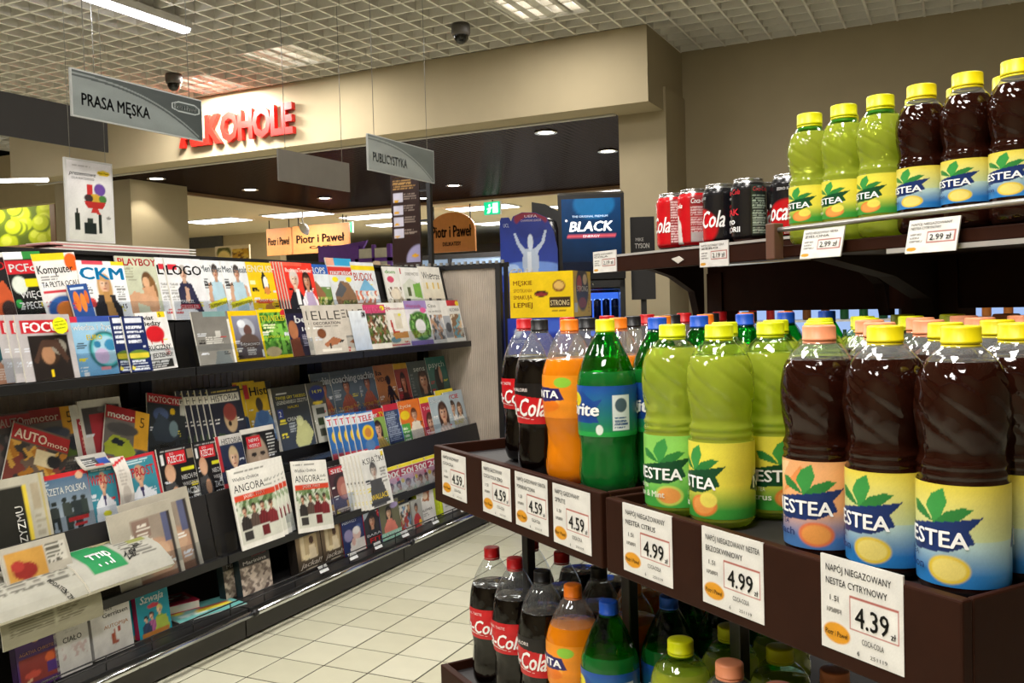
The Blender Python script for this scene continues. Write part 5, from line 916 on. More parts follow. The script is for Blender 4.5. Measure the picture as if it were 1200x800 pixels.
for kind, d, n, turn, lab in [('red', 1.628, 1.300, -30, 'red cola can standing first at the far end of the can shelf'), ('bear', 1.555, 1.300, -8, 'red can with a white bear print, second on the can shelf'), ('zero', 1.472, 1.298, -20, 'black can with red circle and white script, third on the can shelf'), ('text', 1.386, 1.296, -2, 'black can with red and white lettering, fourth on the can shelf'), ('zero', 1.312, 1.330, 60, 'black can half hidden behind the first small tea bottle'),
                              ('red', 1.60, 1.372, 40, 'red can in the second row behind the bear can'), ('zero', 1.43, 1.372, 30, 'black can in the second row of the can shelf'), ('zero', 1.24, 1.31, 100, 'black can nearest the small tea bottles')]:
    if kind not in CM:
        CM[kind] = [('body', MB().lathe(P_CAN, 40).mesh('body', M_ALU)), ('print', wrap(P_CAN, .0065, .115, can_ops(kind), nx=150, ny=60, extra=.0003).mesh('print', printmat('can_print', .22, spec=.6))),
                    ('ring_pull', MB().box(-.007, .007, -.016, .006, .1212, .1226).mesh('ring_pull', M_ALU))]
    r = thing('soda_can', lab, 'can', G(d, n, 1.4485), GZ + R(turn), 'cans on the upper shelf')
    for nm, me in CM[kind]: obj(nm, me, None, r)

# ------------------------------------------------------------------ price cards
def card(d, n, z0, wd, ht, l1, l2, price, label, small=False, tilt=0.0, lit='1.5l', foot='COCA-COLA', nm='price_card'):
    ops = [bg('dcdad6')]
    if not small:
        ops += [T(.07, .84, .075, l1, '24221f', w=min(.88, .047 * len(l1)), b=.007), T(.07, .70, .075, l2, '24221f', w=min(.8, .047 * len(l2)), b=.007) if l2 else bg('dcdad6') if False else ('L', 0, 0, 0, 0, 0, W),
                T(.12, .53, .06, lit, '4a4844', w=.11), ('L', .07, .38, .3, .47, 1, '7c7a76'),
                ('r', .36, .28, .95, .64, 'b06058'), ('r', .375, .30, .935, .62, 'e4e2de'), T(.44, .335, .22, price, '1a1918', w=.40, b=.02), T(.86, .325, .07, 'zł', '24221f', w=.06),
                ('e', .2, .19, .17, .11, 'd8941c'), T(.2, .16, .06, 'Piotr i Paweł', '2c1c08', w=.28, a='c', b=.01), T(.52, .17, .06, foot, '4a4844', w=.26), T(.46, .04, .05, '6', '4a4844'), T(.62, .05, .04, '251119', '5a5854', w=.2)]
        m = sheet(wd, ht, [o for o in ops if o], 90, 80)
    else:
        ops += [T(.06, .82, .08, l1, '54524e', w=.8), T(.06, .70, .08, l2, '54524e', w=.6), ('r', .40, .28, .95, .62, 'a86860'), ('r', .42, .31, .93, .59, 'dedcd8'), T(.46, .36, .18, price, '2a2826', w=.42, b=.01), ('L', .06, .3, .32, .6, 3, '8c8a86'), ('e', .12, .12, .1, .06, 'c8901c')]
        m = sheet(wd, ht, ops, 60, 50)
    m.box(-wd / 2, wd / 2, .0004, .0022, 0, ht, H('c8c6c2'))
    o = obj(nm, m, printmat('card_print', .4)); tag(o, label, 'price card', 'price cards on the drinks shelving')
    o.matrix_basis = basis(G(d, n, z0), GZ, tilt, 0)
    return o
Y = .7415
card(1.604, Y, .974, .108, .086, 'NAPÓJ GAZOWANY', 'COCA COLA', '4.59', 'price card reading 4.59, leftmost on the fizzy drinks tray')
card(1.430, Y, .972, .106, .090, 'NAPÓJ GAZOWANY', 'COCA COLA ZERO', '4.59', 'price card reading 4.59, second from the open end of the fizzy drinks tray')
card(1.308, Y, .972, .106, .090, 'NAPÓJ GAZOWANY FANTA', 'POMARAŃCZOWA', '4.59', 'price card reading 4.59 with a two-line name ending in orange flavour')
card(1.186, Y, .968, .106, .093, 'NAPÓJ GAZOWANY', 'SPRITE', '4.59', 'price card reading 4.59 next to the joint between the two trays')
card(.998, Y, .968, .108, .094, 'NAPÓJ NIEGAZOWANY', 'NESTEA CITRUS', '4.99', 'price card reading 4.99, left one on the tea tray')
card(.833, Y, .968, .105, .094, 'NAPÓJ NIEGAZOWANY NESTEA', 'BRZOSKWINIOWY', '4.99', 'price card reading 4.99, middle one on the tea tray')
card(.645, Y, .972, .102, .098, 'NAPÓJ NIEGAZOWANY', 'NESTEA CYTRYNOWY', '4.39', 'large price card reading 4.39 at the near end of the tea tray')
card(1.818, 1.247, 1.411, .095, .050, 'NAPÓJ GAZOWANY', 'COLA', '2.19 zł', 'small price card on the left corner of the can shelf', True)
card(1.435, 1.247, 1.405, .085, .050, 'NAPÓJ GAZOWANY COLA', 'ZERO', '2.19 zł', 'small price card below the black cans', True)
card(1.042, 1.118, 1.399, .082, .048, 'NAPÓJ NIEGAZOWANY NESTEA', 'ZIELONA', '2.99 zł', 'small price card below the small green tea bottles', True, R(14))
card(.846, 1.118, 1.395, .080, .048, 'NAPÓJ NIEGAZOWANY', 'NESTEA CYTRYNOWY', '2.99 zł', 'small price card below the small dark tea bottles', True, R(14))
# ------------------------------------------------------------------ hanging aisle signs
M_WIRE = mat('wire', '8c8a84', .4, .5)
def hanging_sign(X, y0, y1, z0, z1, label, ops=None, face='8f9494', both=True, plain=None):
    t = thing('aisle_sign', label, 'hanging sign', (X, (y0 + y1) / 2, z0), R(90), 'signs hanging over the aisles')
    w_, h_ = y1 - y0, z1 - z0
    obj('panel', MB().box(-w_ / 2, w_ / 2, .0, .012, 0, h_), mat('panel_' + (plain or 'a8aaa8'), plain or 'a8aaa8', .5), t)
    if ops: obj('printed_face', sheet(w_ - .012, h_ - .012, ops, 220, 70, mapf=lambda x, z, off: (x, -.0008 - off, z + .006)), printmat('sign_print', .45), t)
    for x in (-w_ / 2 + .08, w_ / 2 - .08):
        obj('wire', MB().tube([(x, .006, h_), (x, .006, CEIL - z0)], .0022, 6), M_WIRE, t)
    return t
def sign_ops(txt, dark, pale, tc, logo=True, tw=.5):
    # dark field upper right, pale field below a sweeping curve with a double line
    pts = [(0, .86)] + [(u, .86 * (1 - (u / .97) ** 2.6)) for u in np.linspace(.02, .97, 20)]
    lo = [(u, v) for u, v in pts]
    band = [(u, v + .05) for u, v in lo] + [(u, v + .09) for u, v in reversed(lo)]
    ops = [bg(dark), ('p', [(0, 0)] + lo + [(.97, 0)], pale), ('p', band, pale), T(.06, .26, .28, txt, tc, w=tw, b=.035)]
    if logo: ops += [('p', [(.74, .66), (.80, .60), (.94, .60), (.985, .66), (.985, .78), (.94, .86), (.80, .86), (.74, .78)], 'a8aeac'), ('p', [(.75, .67), (.805, .625), (.935, .625), (.975, .67), (.975, .775), (.935, .835), (.805, .835), (.75, .775)], '3c4442'), T(.862, .68, .11, 'Piotr i Paweł', 'c8ccca', w=.19, a='c', b=.02)]
    return ops
hanging_sign(-3.5, 2.865, 3.645, 2.225, 2.435, 'grey hanging sign with dark lettering and a small framed logo, nearest the camera', sign_ops('PRASA MĘSKA', '3a403f', '767d7b', '1c1f20'))
hanging_sign(-3.3, 4.83, 5.63, 2.205, 2.43, 'silver-grey hanging sign with faint lettering, farther along the aisle', sign_ops('PUBLICYSTYKA', '646a67', '8c918d', '565a58', False, .5))
hanging_sign(-4.05, 4.89, 5.68, 2.21, 2.42, 'blank grey back of a hanging sign between the two lettered ones', None, plain='6c675e')
hanging_sign(-4.9, 2.95, 4.27, 2.39, 2.64, 'large dark grey blank sign hanging at the left', None, plain='262321')
# red raised lettering on the bulkhead
t = thing('wall_lettering', 'red raised capital lettering fixed to the cream bulkhead', 'lettering', (-7.25, FY, 3.075))
x = 0.0
for ch in 'ALKOHOLE':
    v, f = glyphs(ch, .055, True)
    s = .285; wd = v[:, 0].max() * s * .73
    bm = MB()
    n = len(v)
    vs = [(a * s * .73, -.065, b * s) for a, b in v] + [(a * s * .73, -.012, b * s) for a, b in v]
    ed = {}
    for q in f:
        for i in range(len(q)):
            e = (q[i], q[(i + 1) % len(q)]); k = (min(e), max(e)); ed.setdefault(k, []).append(e)
    fs = list(f) + [tuple(i + n for i in reversed(q)) for q in f] + [(b, a, a + n, b + n) for k, l in ed.items() if len(l) == 1 for a, b in l]
    bm.add(vs, fs)
    lo = obj('letter', bm, mat('red_acrylic', 'c41c14', .35, var=.03), t); lo.location = (x, 0, 0)
    x += wd - .004
# ------------------------------------------------------------------ ceiling camera domes
for xx, yy, lab in ((-3.53, 6.5, 'dark camera dome under the grid in the middle'), (-6.52, 6.45, 'dark camera dome under the grid near the red lettering')):
    t = thing('camera_dome', lab, 'security camera', (xx, yy, CEIL), group='ceiling cameras')
    obj('housing', MB().lathe([(.0005, 0), (.07, 0), (.075, -.02), (.075, -.07), (.066, -.09), (.0005, -.09)], 24), mat('dome_shell', '55504a', .5), t)
    obj('dome', MB().lathe([(.06, -.09), (.057, -.115), (.042, -.14), (.02, -.152), (.0005, -.155)], 24), mat('dome_glass', '14130f', .1), t)
# downlights in the dark ceiling
for i, (xx, yy) in enumerate([(-8.58, 8.15), (-8.42, 9.58), (-3.53, 8.12), (-3.41, 9.49), (-6.09, 10.89), (-8.25, 10.94), (-7.15, 11.85), (-6.0, 9.5), (-4.6, 11.0)][:8]):
    t = thing('downlight', 'round recessed downlight in the dark ceiling, %s of eight' % ORD[i], 'downlight', (xx, yy, SOF + .02), group='downlights in the dark passage ceiling')
    obj('rim', MB().lathe([(.075, .0), (.11, -.002), (.108, -.012), (.078, -.008)], 24), M_CHROME, t)
    obj('lens', MB().lathe([(.0005, -.004), (.077, -.004), (.077, 0), (.0005, .0)], 24), emitmat('downlight_glow', 'fff4e0', 14), t)
    l = bpy.data.lights.new('lamp_glow', 'SPOT'); l.energy = 25; l.spot_size = R(100); l.color = (1, .93, .8); l.shadow_soft_size = .06
    lo = bpy.data.objects.new('lamp_glow', l); COL.objects.link(lo); lo.parent = t; lo.location = (0, 0, -.03)
# mall ceiling panels
for i, (xx, yy) in enumerate([(-12.5, 13.3), (-10.7, 13.4), (-9.9, 14.6), (-7.6, 14.6), (-10.4, 16.2), (-6.0, 15.5), (-8.6, 17.5), (-5.0, 14.0), (-13.5, 10.5)]):
    t = thing('mall_light', 'flat bright ceiling panel in the far hall, %s of nine' % ORD[i], 'ceiling light', (xx, yy, 3.1), group='ceiling panels in the far hall')
    obj('frame', MB().box(-.62, .62, -.32, .32, -.02, 0), M_WHITE, t)
    obj('diffuser', MB().box(-.58, .58, -.28, .28, -.026, -.02), emitmat('panel_glow', 'fdfdff', 7), t)
    area('lamp_glow', (0, 0, -.05), 1.1, .5, 34, (1, .97, .92), t)
# framed poster hung above the rack
t = thing('poster_frame', 'white framed portrait poster with a gift basket above the rack', 'poster', (-3.75, 3.15, 1.70), R(90))
obj('frame', MB().box(-.135, .135, 0, .012, 0, .39), mat('poster_edge', 'd4d4d2', .4), t)
obj('poster_print', sheet(.252, .37, [('g', 0, 0, 1, 1, 'd4d6cc', 'ece9ec'), ('L', .12, .92, .62, .96, 1, 'b8b4b4'), T(.05, .82, .055, 'prezentowe', '4a4648', w=.58, sh=.3), T(.1, .77, .03, 'DLA KAŻDEGO', '8a868a', w=.5), ('e', .82, .88, .15, .035, 'e0c020'), T(.82, .868, .025, 'Piotr i Paweł', '4a2c08', w=.22, a='c'),
     ('r', .42, .56, .56, .72, 'c83434'), ('e', .72, .66, .13, .08, '6a4a9c'), ('e', .6, .54, .16, .06, 'd0a83c'), ('e', .46, .54, .1, .05, '3c3030'), ('e', .78, .54, .09, .05, '4a7c3c'), ('p', [(.34, .5), (.86, .5), (.76, .41), (.44, .41)], 'b8302c'), ('p', [(.55, .42), (.65, .42), (.72, .34), (.5, .36)], 'c43834'),
     ('r', .14, .12, .24, .34, '262e26'), ('r', .17, .34, .21, .4, '262e26'), ('r', .34, .08, .6, .22, '1e2826'), ('r', .4, .22, .54, .28, '303a34'), ('r', .66, .1, .74, .34, '222a26'), ('e', .9, .3, .05, .02, '8a8a84')], 56, 70, mapf=lambda x, z, off: (x, -.0006 - off, z + .01)), M_PRINT, t)
for x in (-.1, .1): obj('wire', MB().tube([(x, .006, .39), (x, .006, CEIL - 1.70)], .0014, 5), M_WIRE, t)
# fruit picture beyond the pillar
def fruits():
    ops = [bg('5c6c1c')]; rs = random.Random(4)
    for i in range(22):
        cx, cy = rs.uniform(-.02, 1.02), rs.uniform(0, 1); r = rs.uniform(.09, .13)
        ops += [('e', cx + .015, cy - .03, r, r * 1.9, '6a7a14'), ('e', cx, cy, r * .92, r * 1.75, 'b8c41e'), ('e', cx - .02, cy + .05, r * .5, r * .9, 'd2da48')]
    return ops
t = thing('wall_picture', 'wide wall picture of yellow-green pears in a wooden frame', 'picture', (-12.3, 9.0, 2.40))
obj('frame', MB().box(-1.0, .86, .0, .06, -.12, .02).box(-1.0, .86, .0, .06, .60, .68).box(.76, .86, 0, .06, .02, .60), mat('wood_frame', '8a6a48', .6), t)
area('lamp_glow', (-.3, -.42, .62), 1.4, .06, 14, (1, .96, .88), t, (R(50), 0, 0))  # added light without a fixture, brightens the dim picture in place of the tube
obj('picture_print', sheet(1.8, .60, fruits(), 80, 44, mapf=lambda x, z, off: (x - .12, .02 - off, z + .01)), M_MATTE, t)
for xx, yy, zz, lab in ((-9.6, 7.0, 2.86, 'long fluorescent tube above the pear picture'), (-10.6, 6.2, 3.1, 'short fluorescent tube at the left picture edge')):
    t = thing('strip_light', lab, 'strip light', (xx, yy, zz))
    obj('tube', MB().tube([(-1.2, -1.0, 0), (.62, 0.0, -.0)] if 'long' in lab else [(-.9, 0, 0), (.1, 0, 0)], .022, 8), emitmat('tube_glow', 'fdfaf4', 7), t)
    obj('holder', MB().tube([(-.2, -.45, .0), (-.2, -.45, CEIL - zz)] if 'long' in lab else [(-.4, 0, 0), (-.4, 0, CEIL - zz)], .008, 6), M_WHITE, t)
# ------------------------------------------------------------------ stands and displays past the rack
t = thing('hook_rail', 'black rail with a row of white hooks beyond the rack end', 'rail', (-3.25, 5.42, 0))
obj('bar', MB().box(-.60, .60, 0, .02, 1.595, 1.625), M_BLACK, t)
hm = MB().box(-.008, .008, -.02, -.004, 0, .022).mesh('hook', mat('hook_grey', '8c8c88', .5))
for i in range(26): obj('hook', hm, None, t, (-.58 + .046 * i, 0, 1.615 + .004 * (i % 2)))
for x in (-.58, .58): obj('leg', MB().box(x - .012, x + .012, 0, .02, 0, 1.595), M_BLACK, t)
t = thing('info_stand', 'tall brown information board on a black pole behind the rack', 'info board', (-4.41, 7.0, 0))
obj('board', MB().box(-.145, .145, .0, .02, 1.25, 2.56), mat('board_brown', '2e1c18', .5), t)
obj('board_print', sheet(.28, .80, [bg('2e1c18'), T(.06, .92, .022, 'Szanowni Państwo', 'c89a58', w=.5), ('L', .06, .80, .9, .91, 5, 'b08850')] + sum([[('r', .06, y, .42, y + .10, 'c4c0d0'), ('e', .18, y + .02, .1, .012, 'd8a020'), ('L', .46, y + .03, .92, y + .10, 3, '8a7a70')] for y in (.66, .53, .40, .27)], []) + [('e', 1.0, .02, .5, .17, '9a94b8'), ('e', .82, .07, .13, .02, 'd0981c')], 40, 80, mapf=lambda x, z, off: (x, -.001 - off, z + 1.75)), M_PRINT, t)
obj('pole', MB().box(.225, .262, -.01, .03, 0, 2.50), M_BLACK, t)
for z in (2.36, 2.10): obj('clamp', MB().box(.145, .225, .0, .02, z, z + .015), M_BLACK, t)
# champion-blue cardboard display
t = thing('cardboard_display', 'tall blue cardboard display with a silver trophy and dark red top', 'display stand', (-2.70, 5.86, 0), R(14))
out = [(-.19, 0), (.19, 0), (.19, 1.70), (.165, 1.83), (.12, 1.92), (.05, 1.955), (-.04, 1.96), (-.10, 1.935), (-.115, 1.90), (-.13, 1.93), (-.18, 1.93), (-.19, 1.90)]
obj('board', MB().prism(out, 0, .02, 'y'), mat('blue_card', '1d2c7c', .5), t)
def cl_map(x, z, off):
    zz = 1.42 + z
    top = float(np.interp(x, [-.19, -.18, -.13, -.115, -.10, -.04, .05, .12, .165, .19], [1.90, 1.93, 1.93, 1.90, 1.935, 1.96, 1.955, 1.92, 1.83, 1.70]))
    return (x * .99, -.001 - off, min(zz, top - .003))
t.scale = (1.06, 1, 1.012)
obj('board_print', sheet(.38, .54, [('g', 0, 0, 1, 1, '2c46ac', '1b2a78'), ('e', .5, .28, .6, .10, '6c90dc'), ('e', .2, .3, .12, .05, 'a8c4f0'), ('e', .55, .92, .30, .12, '7a1c34'), ('e', .55, .80, .27, .14, '1e2e80'), T(.55, .93, .035, 'UEFA', 'e8e0e8', w=.22, a='c'), T(.55, .88, .03, 'CHAMPIONS LEAGUE', 'e0d0d8', w=.36, a='c'),
     ('p', [(.42, .05), (.64, .05), (.68, .40), (.64, .54), (.42, .54), (.38, .40)], 'aebcd4'), ('p', [(.46, .1), (.54, .1), (.55, .5), (.47, .5)], 'd4dcea'), ('e', .53, .62, .05, .10, 'c8d4e8'), ('p', [(.40, .46), (.28, .62), (.24, .74), (.28, .74), (.34, .62), (.44, .54)], 'b4c2dc'), ('p', [(.64, .46), (.78, .62), (.82, .76), (.78, .76), (.72, .62), (.60, .54)], 'b4c2dc'),
     T(.14, .16, .14, 'GRAJ', 'f0f0f4', w=.40, sh=.15, b=.03), T(.06, .82, .05, 'UCL', 'd8e0f0', w=.1)], 70, 80, mapf=cl_map), M_PRINT, t)
obj('side_wing', MB().prism([(.02, 0), (.10, 0), (.10, 1.2), (.02, 1.6)], .17, .18, 'x'), MATS['blue_card'], t)
t = thing('crisp_box', 'yellow cardboard crisp box with a hand hole and bold lettering', 'cardboard box', (-2.365, 5.30, 1.262), R(4))
obj('front', sheet(.42, .285, [bg('e8c414'), T(.06, .72, .10, 'MĘSKIE', '8a4a10', w=.30, b=.02), T(.06, .56, .08, 'SPOTKANIA', 'b07818', w=.30, b=.01), T(.06, .41, .09, 'SMAKUJĄ', '9c5c14', w=.30, b=.02), T(.06, .23, .11, 'LEPIEJ', '7a3c10', w=.30, b=.02), ('e', .5, .52, .11, .07, '3a1c14'), ('e', .5, .505, .09, .04, '8c3030'), ('e', .78, .68, .1, .13, '7a4a24'), ('e', .78, .69, .08, .09, 'd8b060'), ('r', .62, .20, .96, .44, '3a2818'), T(.79, .26, .12, 'STRONG', 'f0e0b0', w=.29, a='c', b=.03), ('L', .66, .12, .92, .18, 1, '8a6a18')], 56, 36, mapf=lambda x, z, off: (x, -.002 - off, z)), M_PRINT, t)
obj('carton', MB().box(-.21, .21, -.001, .36, 0, .285), mat('yellow_card', 'dcb818', .6), t)
obj('side', sheet(.36, .285, [bg('dcb41c'), ('e', .5, .62, .36, .5, '241a16'), ('e', .34, .72, .14, .18, 'b83c28'), ('e', .66, .82, .12, .12, 'd8b88c'), T(.5, .55, .13, 'STRONG', 'f0e8d8', w=.62, a='c', b=.03), ('e', .5, .3, .22, .12, '8c3424'), ('r', .04, .1, .2, .3, 'd8d4c8'), T(.9, .1, .1, 'LEPIEJ', '9c6a14', w=.3, rot=1.57)], 36, 36, mapf=lambda x, z, off: (.211 + off, x + .18, z)), M_PRINT, t)
t = thing('blue_bin', 'deep blue printed carton bin under the yellow crisp box', 'carton', (-2.375, 5.31, 0), R(4))
obj('carton', MB().box(-.22, .21, -.02, .36, 0, 1.26), MATS['blue_card'], t)
obj('front_print', sheet(.42, .6, [('g', 0, 0, 1, 1, '1c2a78', '2438a0'), ('e', .16, .86, .07, .05, 'c8d4ec'), T(.06, .74, .04, 'CHAMPIONS', 'c8d4ec', w=.24), ('p', [(.3, .9), (.75, 1), (1, .9), (1, .8)], '3c5cc0'), ('e', .2, .5, .14, .1, '5c2030')], 24, 24, mapf=lambda x, z, off: (x - .005, -.021 - off, z + .66)), M_PRINT, t)
o = obj('crisp_bag', MB().lathe([(.001, .0), (.09, .004), (.10, .05), (.10, .22), (.085, .30), (.05, .33), (.0, .335)], 20), mat('black_foil', '1e1c1e', .25), loc=(-2.66, 6.04, 1.62)); o.scale = (1.15, .45, 1.0)
tag(o, 'black crisp bag with red stripe beside the trophy display', 'crisp bag')
obj('bag_print', sheet(.15, .12, [bg('201e20'), T(.1, .55, .3, 'Luxe', 'e8e4e0', w=.7, sh=.3), ('r', 0, .1, 1, .35, 'b82c30')], 16, 12, mapf=lambda x, z, off: (x, -.103 - off, z + .12)), M_PRINT, o)
t = thing('crisp_rack', 'black-topped crisp rack squeezed between trophy display and fridge', 'crisp rack', (-2.74, 6.30, 0), R(14))
obj('frame', MB().box(-.12, .10, 0, .06, 0, 1.58), M_BLACK, t)
obj('header', MB().prism([(-.12, 1.58), (.12, 1.58), (.12, 2.0), (-.02, 2.08), (-.12, 2.1)], 0, .02, 'y'), mat('black_header', '1b1a1c', .3), t)
# energy-drink fridge
t = thing('drinks_fridge', 'slim black drinks fridge with a lit blue sign on top', 'fridge', (-2.335, 6.12, 0), R(22))
Wf = .225
obj('cabinet', MB().box(-Wf, -Wf + .03, 0, .45, 0, 1.50).box(Wf - .03, Wf, 0, .45, 0, 1.50).box(-Wf, Wf, .42, .45, 0, 1.50).box(-Wf, Wf, 0, .45, 1.44, 1.51).box(-Wf, Wf, 0, .45, 0, .12), M_BLACK, t)
obj('header', MB().prism([(-.03, 1.51), (-.03, 2.10), (.10, 2.13), (.3, 2.02), (.34, 1.51)], -Wf - .005, Wf + .005, 'x'), mat('header_black', '101013', .3), t)
obj('header_print', sheet(.41, .50, [('g', 0, 0, 1, 1, '071426', '0b3560'), ('e', .55, .92, .35, .2, '145a8c'), ('r', 0, .0, 1, .12, '0a1222'), T(.18, .74, .03, 'THE ORIGINAL PREMIUM', 'c8dcec', w=.6), T(.13, .55, .14, 'BLACK', W, w=.72, sh=.2, b=.05), ('r', .09, .455, .9, .51, 'c8505c'), T(.36, .463, .034, 'ENERGY', 'f0d8dc', w=.28, b=.02), T(.06, .66, .06, '*', W)], 40, 28, mapf=lambda x, z, off: (x, -.032 - off, z + 1.57)), printmat('lit_sign', .2, .8), t)
obj('lock', MB().lathe([(.0005, 0), (.008, 0), (.008, .006), (.0005, .006)], 12), M_CHROME, t).matrix_basis = Matrix.Translation((0, -.031, 1.475)) @ Matrix.Rotation(R(90), 4, 'X')
obj('back_glow', MB().box(-Wf + .03, Wf - .03, .40, .415, .14, 1.42), emitmat('fridge_glow', '5a8cf0', 1.3), t)
area('lamp_glow', (0, .2, 1.42), .36, .2, 6, (.45, .62, 1), t)
for z in (.40, .68, .94, 1.20):
    obj('shelf', MB().box(-Wf + .03, Wf - .03, .05, .40, z, z + .012), M_WHITE, t)
dr = obj('door', MB().box(-Wf, -Wf + .035, -.03, 0, .12, 1.50).box(Wf - .035, Wf, -.03, 0, .12, 1.50).box(-Wf, Wf, -.03, 0, 1.45, 1.50).box(-Wf, Wf, -.03, 0, .12, .16), M_BLACK, t)
obj('glass', MB().box(-Wf + .035, Wf - .035, -.02, -.012, .16, 1.45), clearmat('fridge_glass', 'd4e0f4', .02), dr)
obj('handle', MB().tube([(Wf - .02, -.03, .85), (Wf - .02, -.06, .88), (Wf - .02, -.06, 1.18), (Wf - .02, -.03, 1.21)], .007, 8), M_CHROME, dr)
canm = MB().lathe([(.0005, 0), (.024, .0), (.026, .006), (.026, .15), (.022, .16), (.0005, .16)], 14).mesh('energy_can', mat('energy_can', '1a2440', .25, .3))
for z in (.412, .692, .952, 1.212):
    for i in range(6):
        o = obj('energy_can', canm, None, None, Matrix.Rotation(R(22), 4, 'Z') @ Vector((-.155 + .062 * i, .10, z)) + Vector((-2.335, 6.12, 0)))
        tag(o, 'dark energy drink can inside the fridge, %s in its row, %s shelf up' % (ORD[i], ORD[(.412, .692, .952, 1.212).index(z)]), 'can', 'cans in the fridge')
t = thing('display_box', 'small black display box with white name lettering beside the fridge', 'display box', (-2.06, 6.42, 1.66), R(20))
obj('box', MB().box(-.085, .085, 0, .12, -.3, .29), mat('box_black', '1d1a1a', .5), t)
obj('box_print', sheet(.165, .28, [bg('1d1a1a'), T(.2, .40, .09, 'MIKE', 'd8d4d0', w=.34, b=.02), T(.16, .22, .13, 'TYSON', 'e4e0dc', w=.62, b=.03), ('L', .2, .12, .8, .17, 1, '8a8684')], 10, 10, mapf=lambda x, z, off: (x, -.001 - off, z + .005)), M_PRINT, t)
obj('foot', MB().box(-.02, .02, .04, .08, -1.66, -.3).box(-.12, .12, -.05, .17, -1.66, -1.64), M_BLACK, t)
# second, wide cooler seen through the gaps behind the tea bottles
t = thing('wide_cooler', 'wide lit drinks cooler behind the shelving, seen through the gaps', 'fridge', (-.55, 7.35, 0), 0)
obj('cabinet', MB().box(-1.25, -1.2, 0, .6, 0, 1.62).box(1.2, 1.25, 0, .6, 0, 1.62).box(-1.25, 1.25, .55, .6, 0, 1.62).box(-1.25, 1.25, 0, .6, 0, .3).box(-1.25, 1.25, 0, .6, 1.50, 1.62), mat('cooler_white', 'c8ccd0', .4), t)
obj('back_glow', MB().box(-1.2, 1.2, .52, .545, .3, 1.5), emitmat('cooler_glow', 'a8c4f4', 1.0), t)
for z in (.55, .85, 1.15, 1.40): obj('shelf', MB().box(-1.2, 1.2, .12, .52, z, z + .015), M_WHITE, t)
rb = MB().lathe([(.0005, 0), (.03, 0), (.033, .01), (.033, .14), (.014, .19), (.014, .22), (.0005, .22)], 14)
rmesh = [rb.mesh('bottle_body', mat('far_bottle_%s' % c, c, .3)) for c in ('b02020', '7a4a20', '1c5c30', '20222a', 'c8782c')]
for z in (.865, 1.165):
    for i in range(17):
        o = obj('small_bottle', rmesh[(i // 3) % 5], None, None, (-.55 - 1.12 + .14 * i, 7.35 + .25, z))
        tag(o, 'small bottle inside the wide cooler, %s shelf, %s from its left end' % ('upper' if z > 1 else 'lower', ORD[i] if i < 9 else 'tenth eleventh twelfth thirteenth fourteenth fifteenth sixteenth seventeenth'.split()[i - 9]), 'bottle', 'bottles in the wide cooler')

# ------------------------------------------------------------------ the far hall
def shop_sign(xa, xb, y, z0, z1, label, txt, rnd=False, sub=''):
    t = thing('shop_sign', label, 'shop sign', ((xa + xb) / 2, y, z0), group='orange shop signs in the far hall')
    w_, h_ = xb - xa, z1 - z0
    m = mat('sign_orange', 'c4803e', .5)
    if rnd:
        pts = [(-w_ / 2, 0), (w_ / 2, 0)] + [(w_ / 2 * math.cos(a), h_ * .55 + h_ * .45 * math.sin(a)) for a in np.linspace(0, math.pi, 17)]
    else: pts = [(-w_ / 2, 0), (w_ / 2, 0), (w_ / 2, h_), (-w_ / 2, h_)]
    obj('panel', MB().prism(pts, 0, .05, 'y'), m, t)
    mb = MB()
    for s, x0, z0_, hh, ww in ((txt, 0, h_ * .38, h_ * .3, w_ * .86),) + (((sub, 0, h_ * .16, h_ * .1, w_ * .4),) if sub else ()):
        v, f = glyphs(s, .045)
        tw = v[:, 0].max(); mb.add([(a * ww / tw - ww / 2 + x0, -.004, z0_ + b * hh) for a, b in v], f, H('2c1a12'))
    obj('lettering', mb, M_PRINT, t)
    for x in (-w_ * .4, w_ * .4): obj('hanger', MB().tube([(x, .02, h_ * (.8 if rnd else 1)), (x, .02, 3.1 - z0)], .01, 6), M_BLACK, t)
shop_sign(-11.95, -11.36, 14.0, 2.43, 2.94, 'small square orange sign with dark name, left of the long one', 'Piotr i Paweł')
shop_sign(-11.32, -10.05, 14.0, 2.43, 2.95, 'long orange shop sign with dark rounded lettering', 'Piotr i Paweł', sub='CAFE')
shop_sign(-8.35, -7.45, 14.0, 2.30, 2.98, 'round-topped orange shop sign behind the black pole', 'Piotr i Paweł', True, 'DELIKATESY')
t = thing('exit_sign', 'green lit exit sign hanging in the far hall behind the trophy display', 'exit sign', (-6.45, 12.7, 2.74))
obj('box', MB().box(-.14, .14, 0, .05, 0, .20), M_WHITE, t)
obj('lit_face', sheet(.27, .19, [bg('12a06c'), ('r', .55, .15, .85, .85, 'd8fff0'), ('e', .35, .72, .06, .1, 'd8fff0'), ('p', [(.2, .15), (.34, .62), (.45, .6), (.36, .15)], 'd8fff0'), ('p', [(.2, .5), (.5, .62), (.52, .54), (.22, .42)], 'd8fff0')], 20, 14, mapf=lambda x, z, off: (x, -.002 - off, z + .005)), printmat('exit_glow', .4, 2.2), t)
obj('stem', MB().tube([(0, .02, .2), (0, .02, .36)], .01, 6), M_BLACK, t)
t2 = thing('exit_sign', 'green lit exit sign farther left, near the long orange sign', 'exit sign', (-10.25, 14.2, 2.78))
obj('box', MB().box(-.14, .14, 0, .05, 0, .20), M_WHITE, t2); obj('lit_face', bpy.data.objects['lit_face'].data, None, t2); obj('stem', MB().tube([(0, .02, .2), (0, .02, .32)], .01, 6), M_BLACK, t2)
o = thing('grey_board', 'plain grey board on the far cream wall', 'board', (-15.5, 15.98, 2.85)); obj('board', MB().box(-.62, .62, -.03, 0, 0, .38), mat('grey_board', '5c5a56', .6), o)
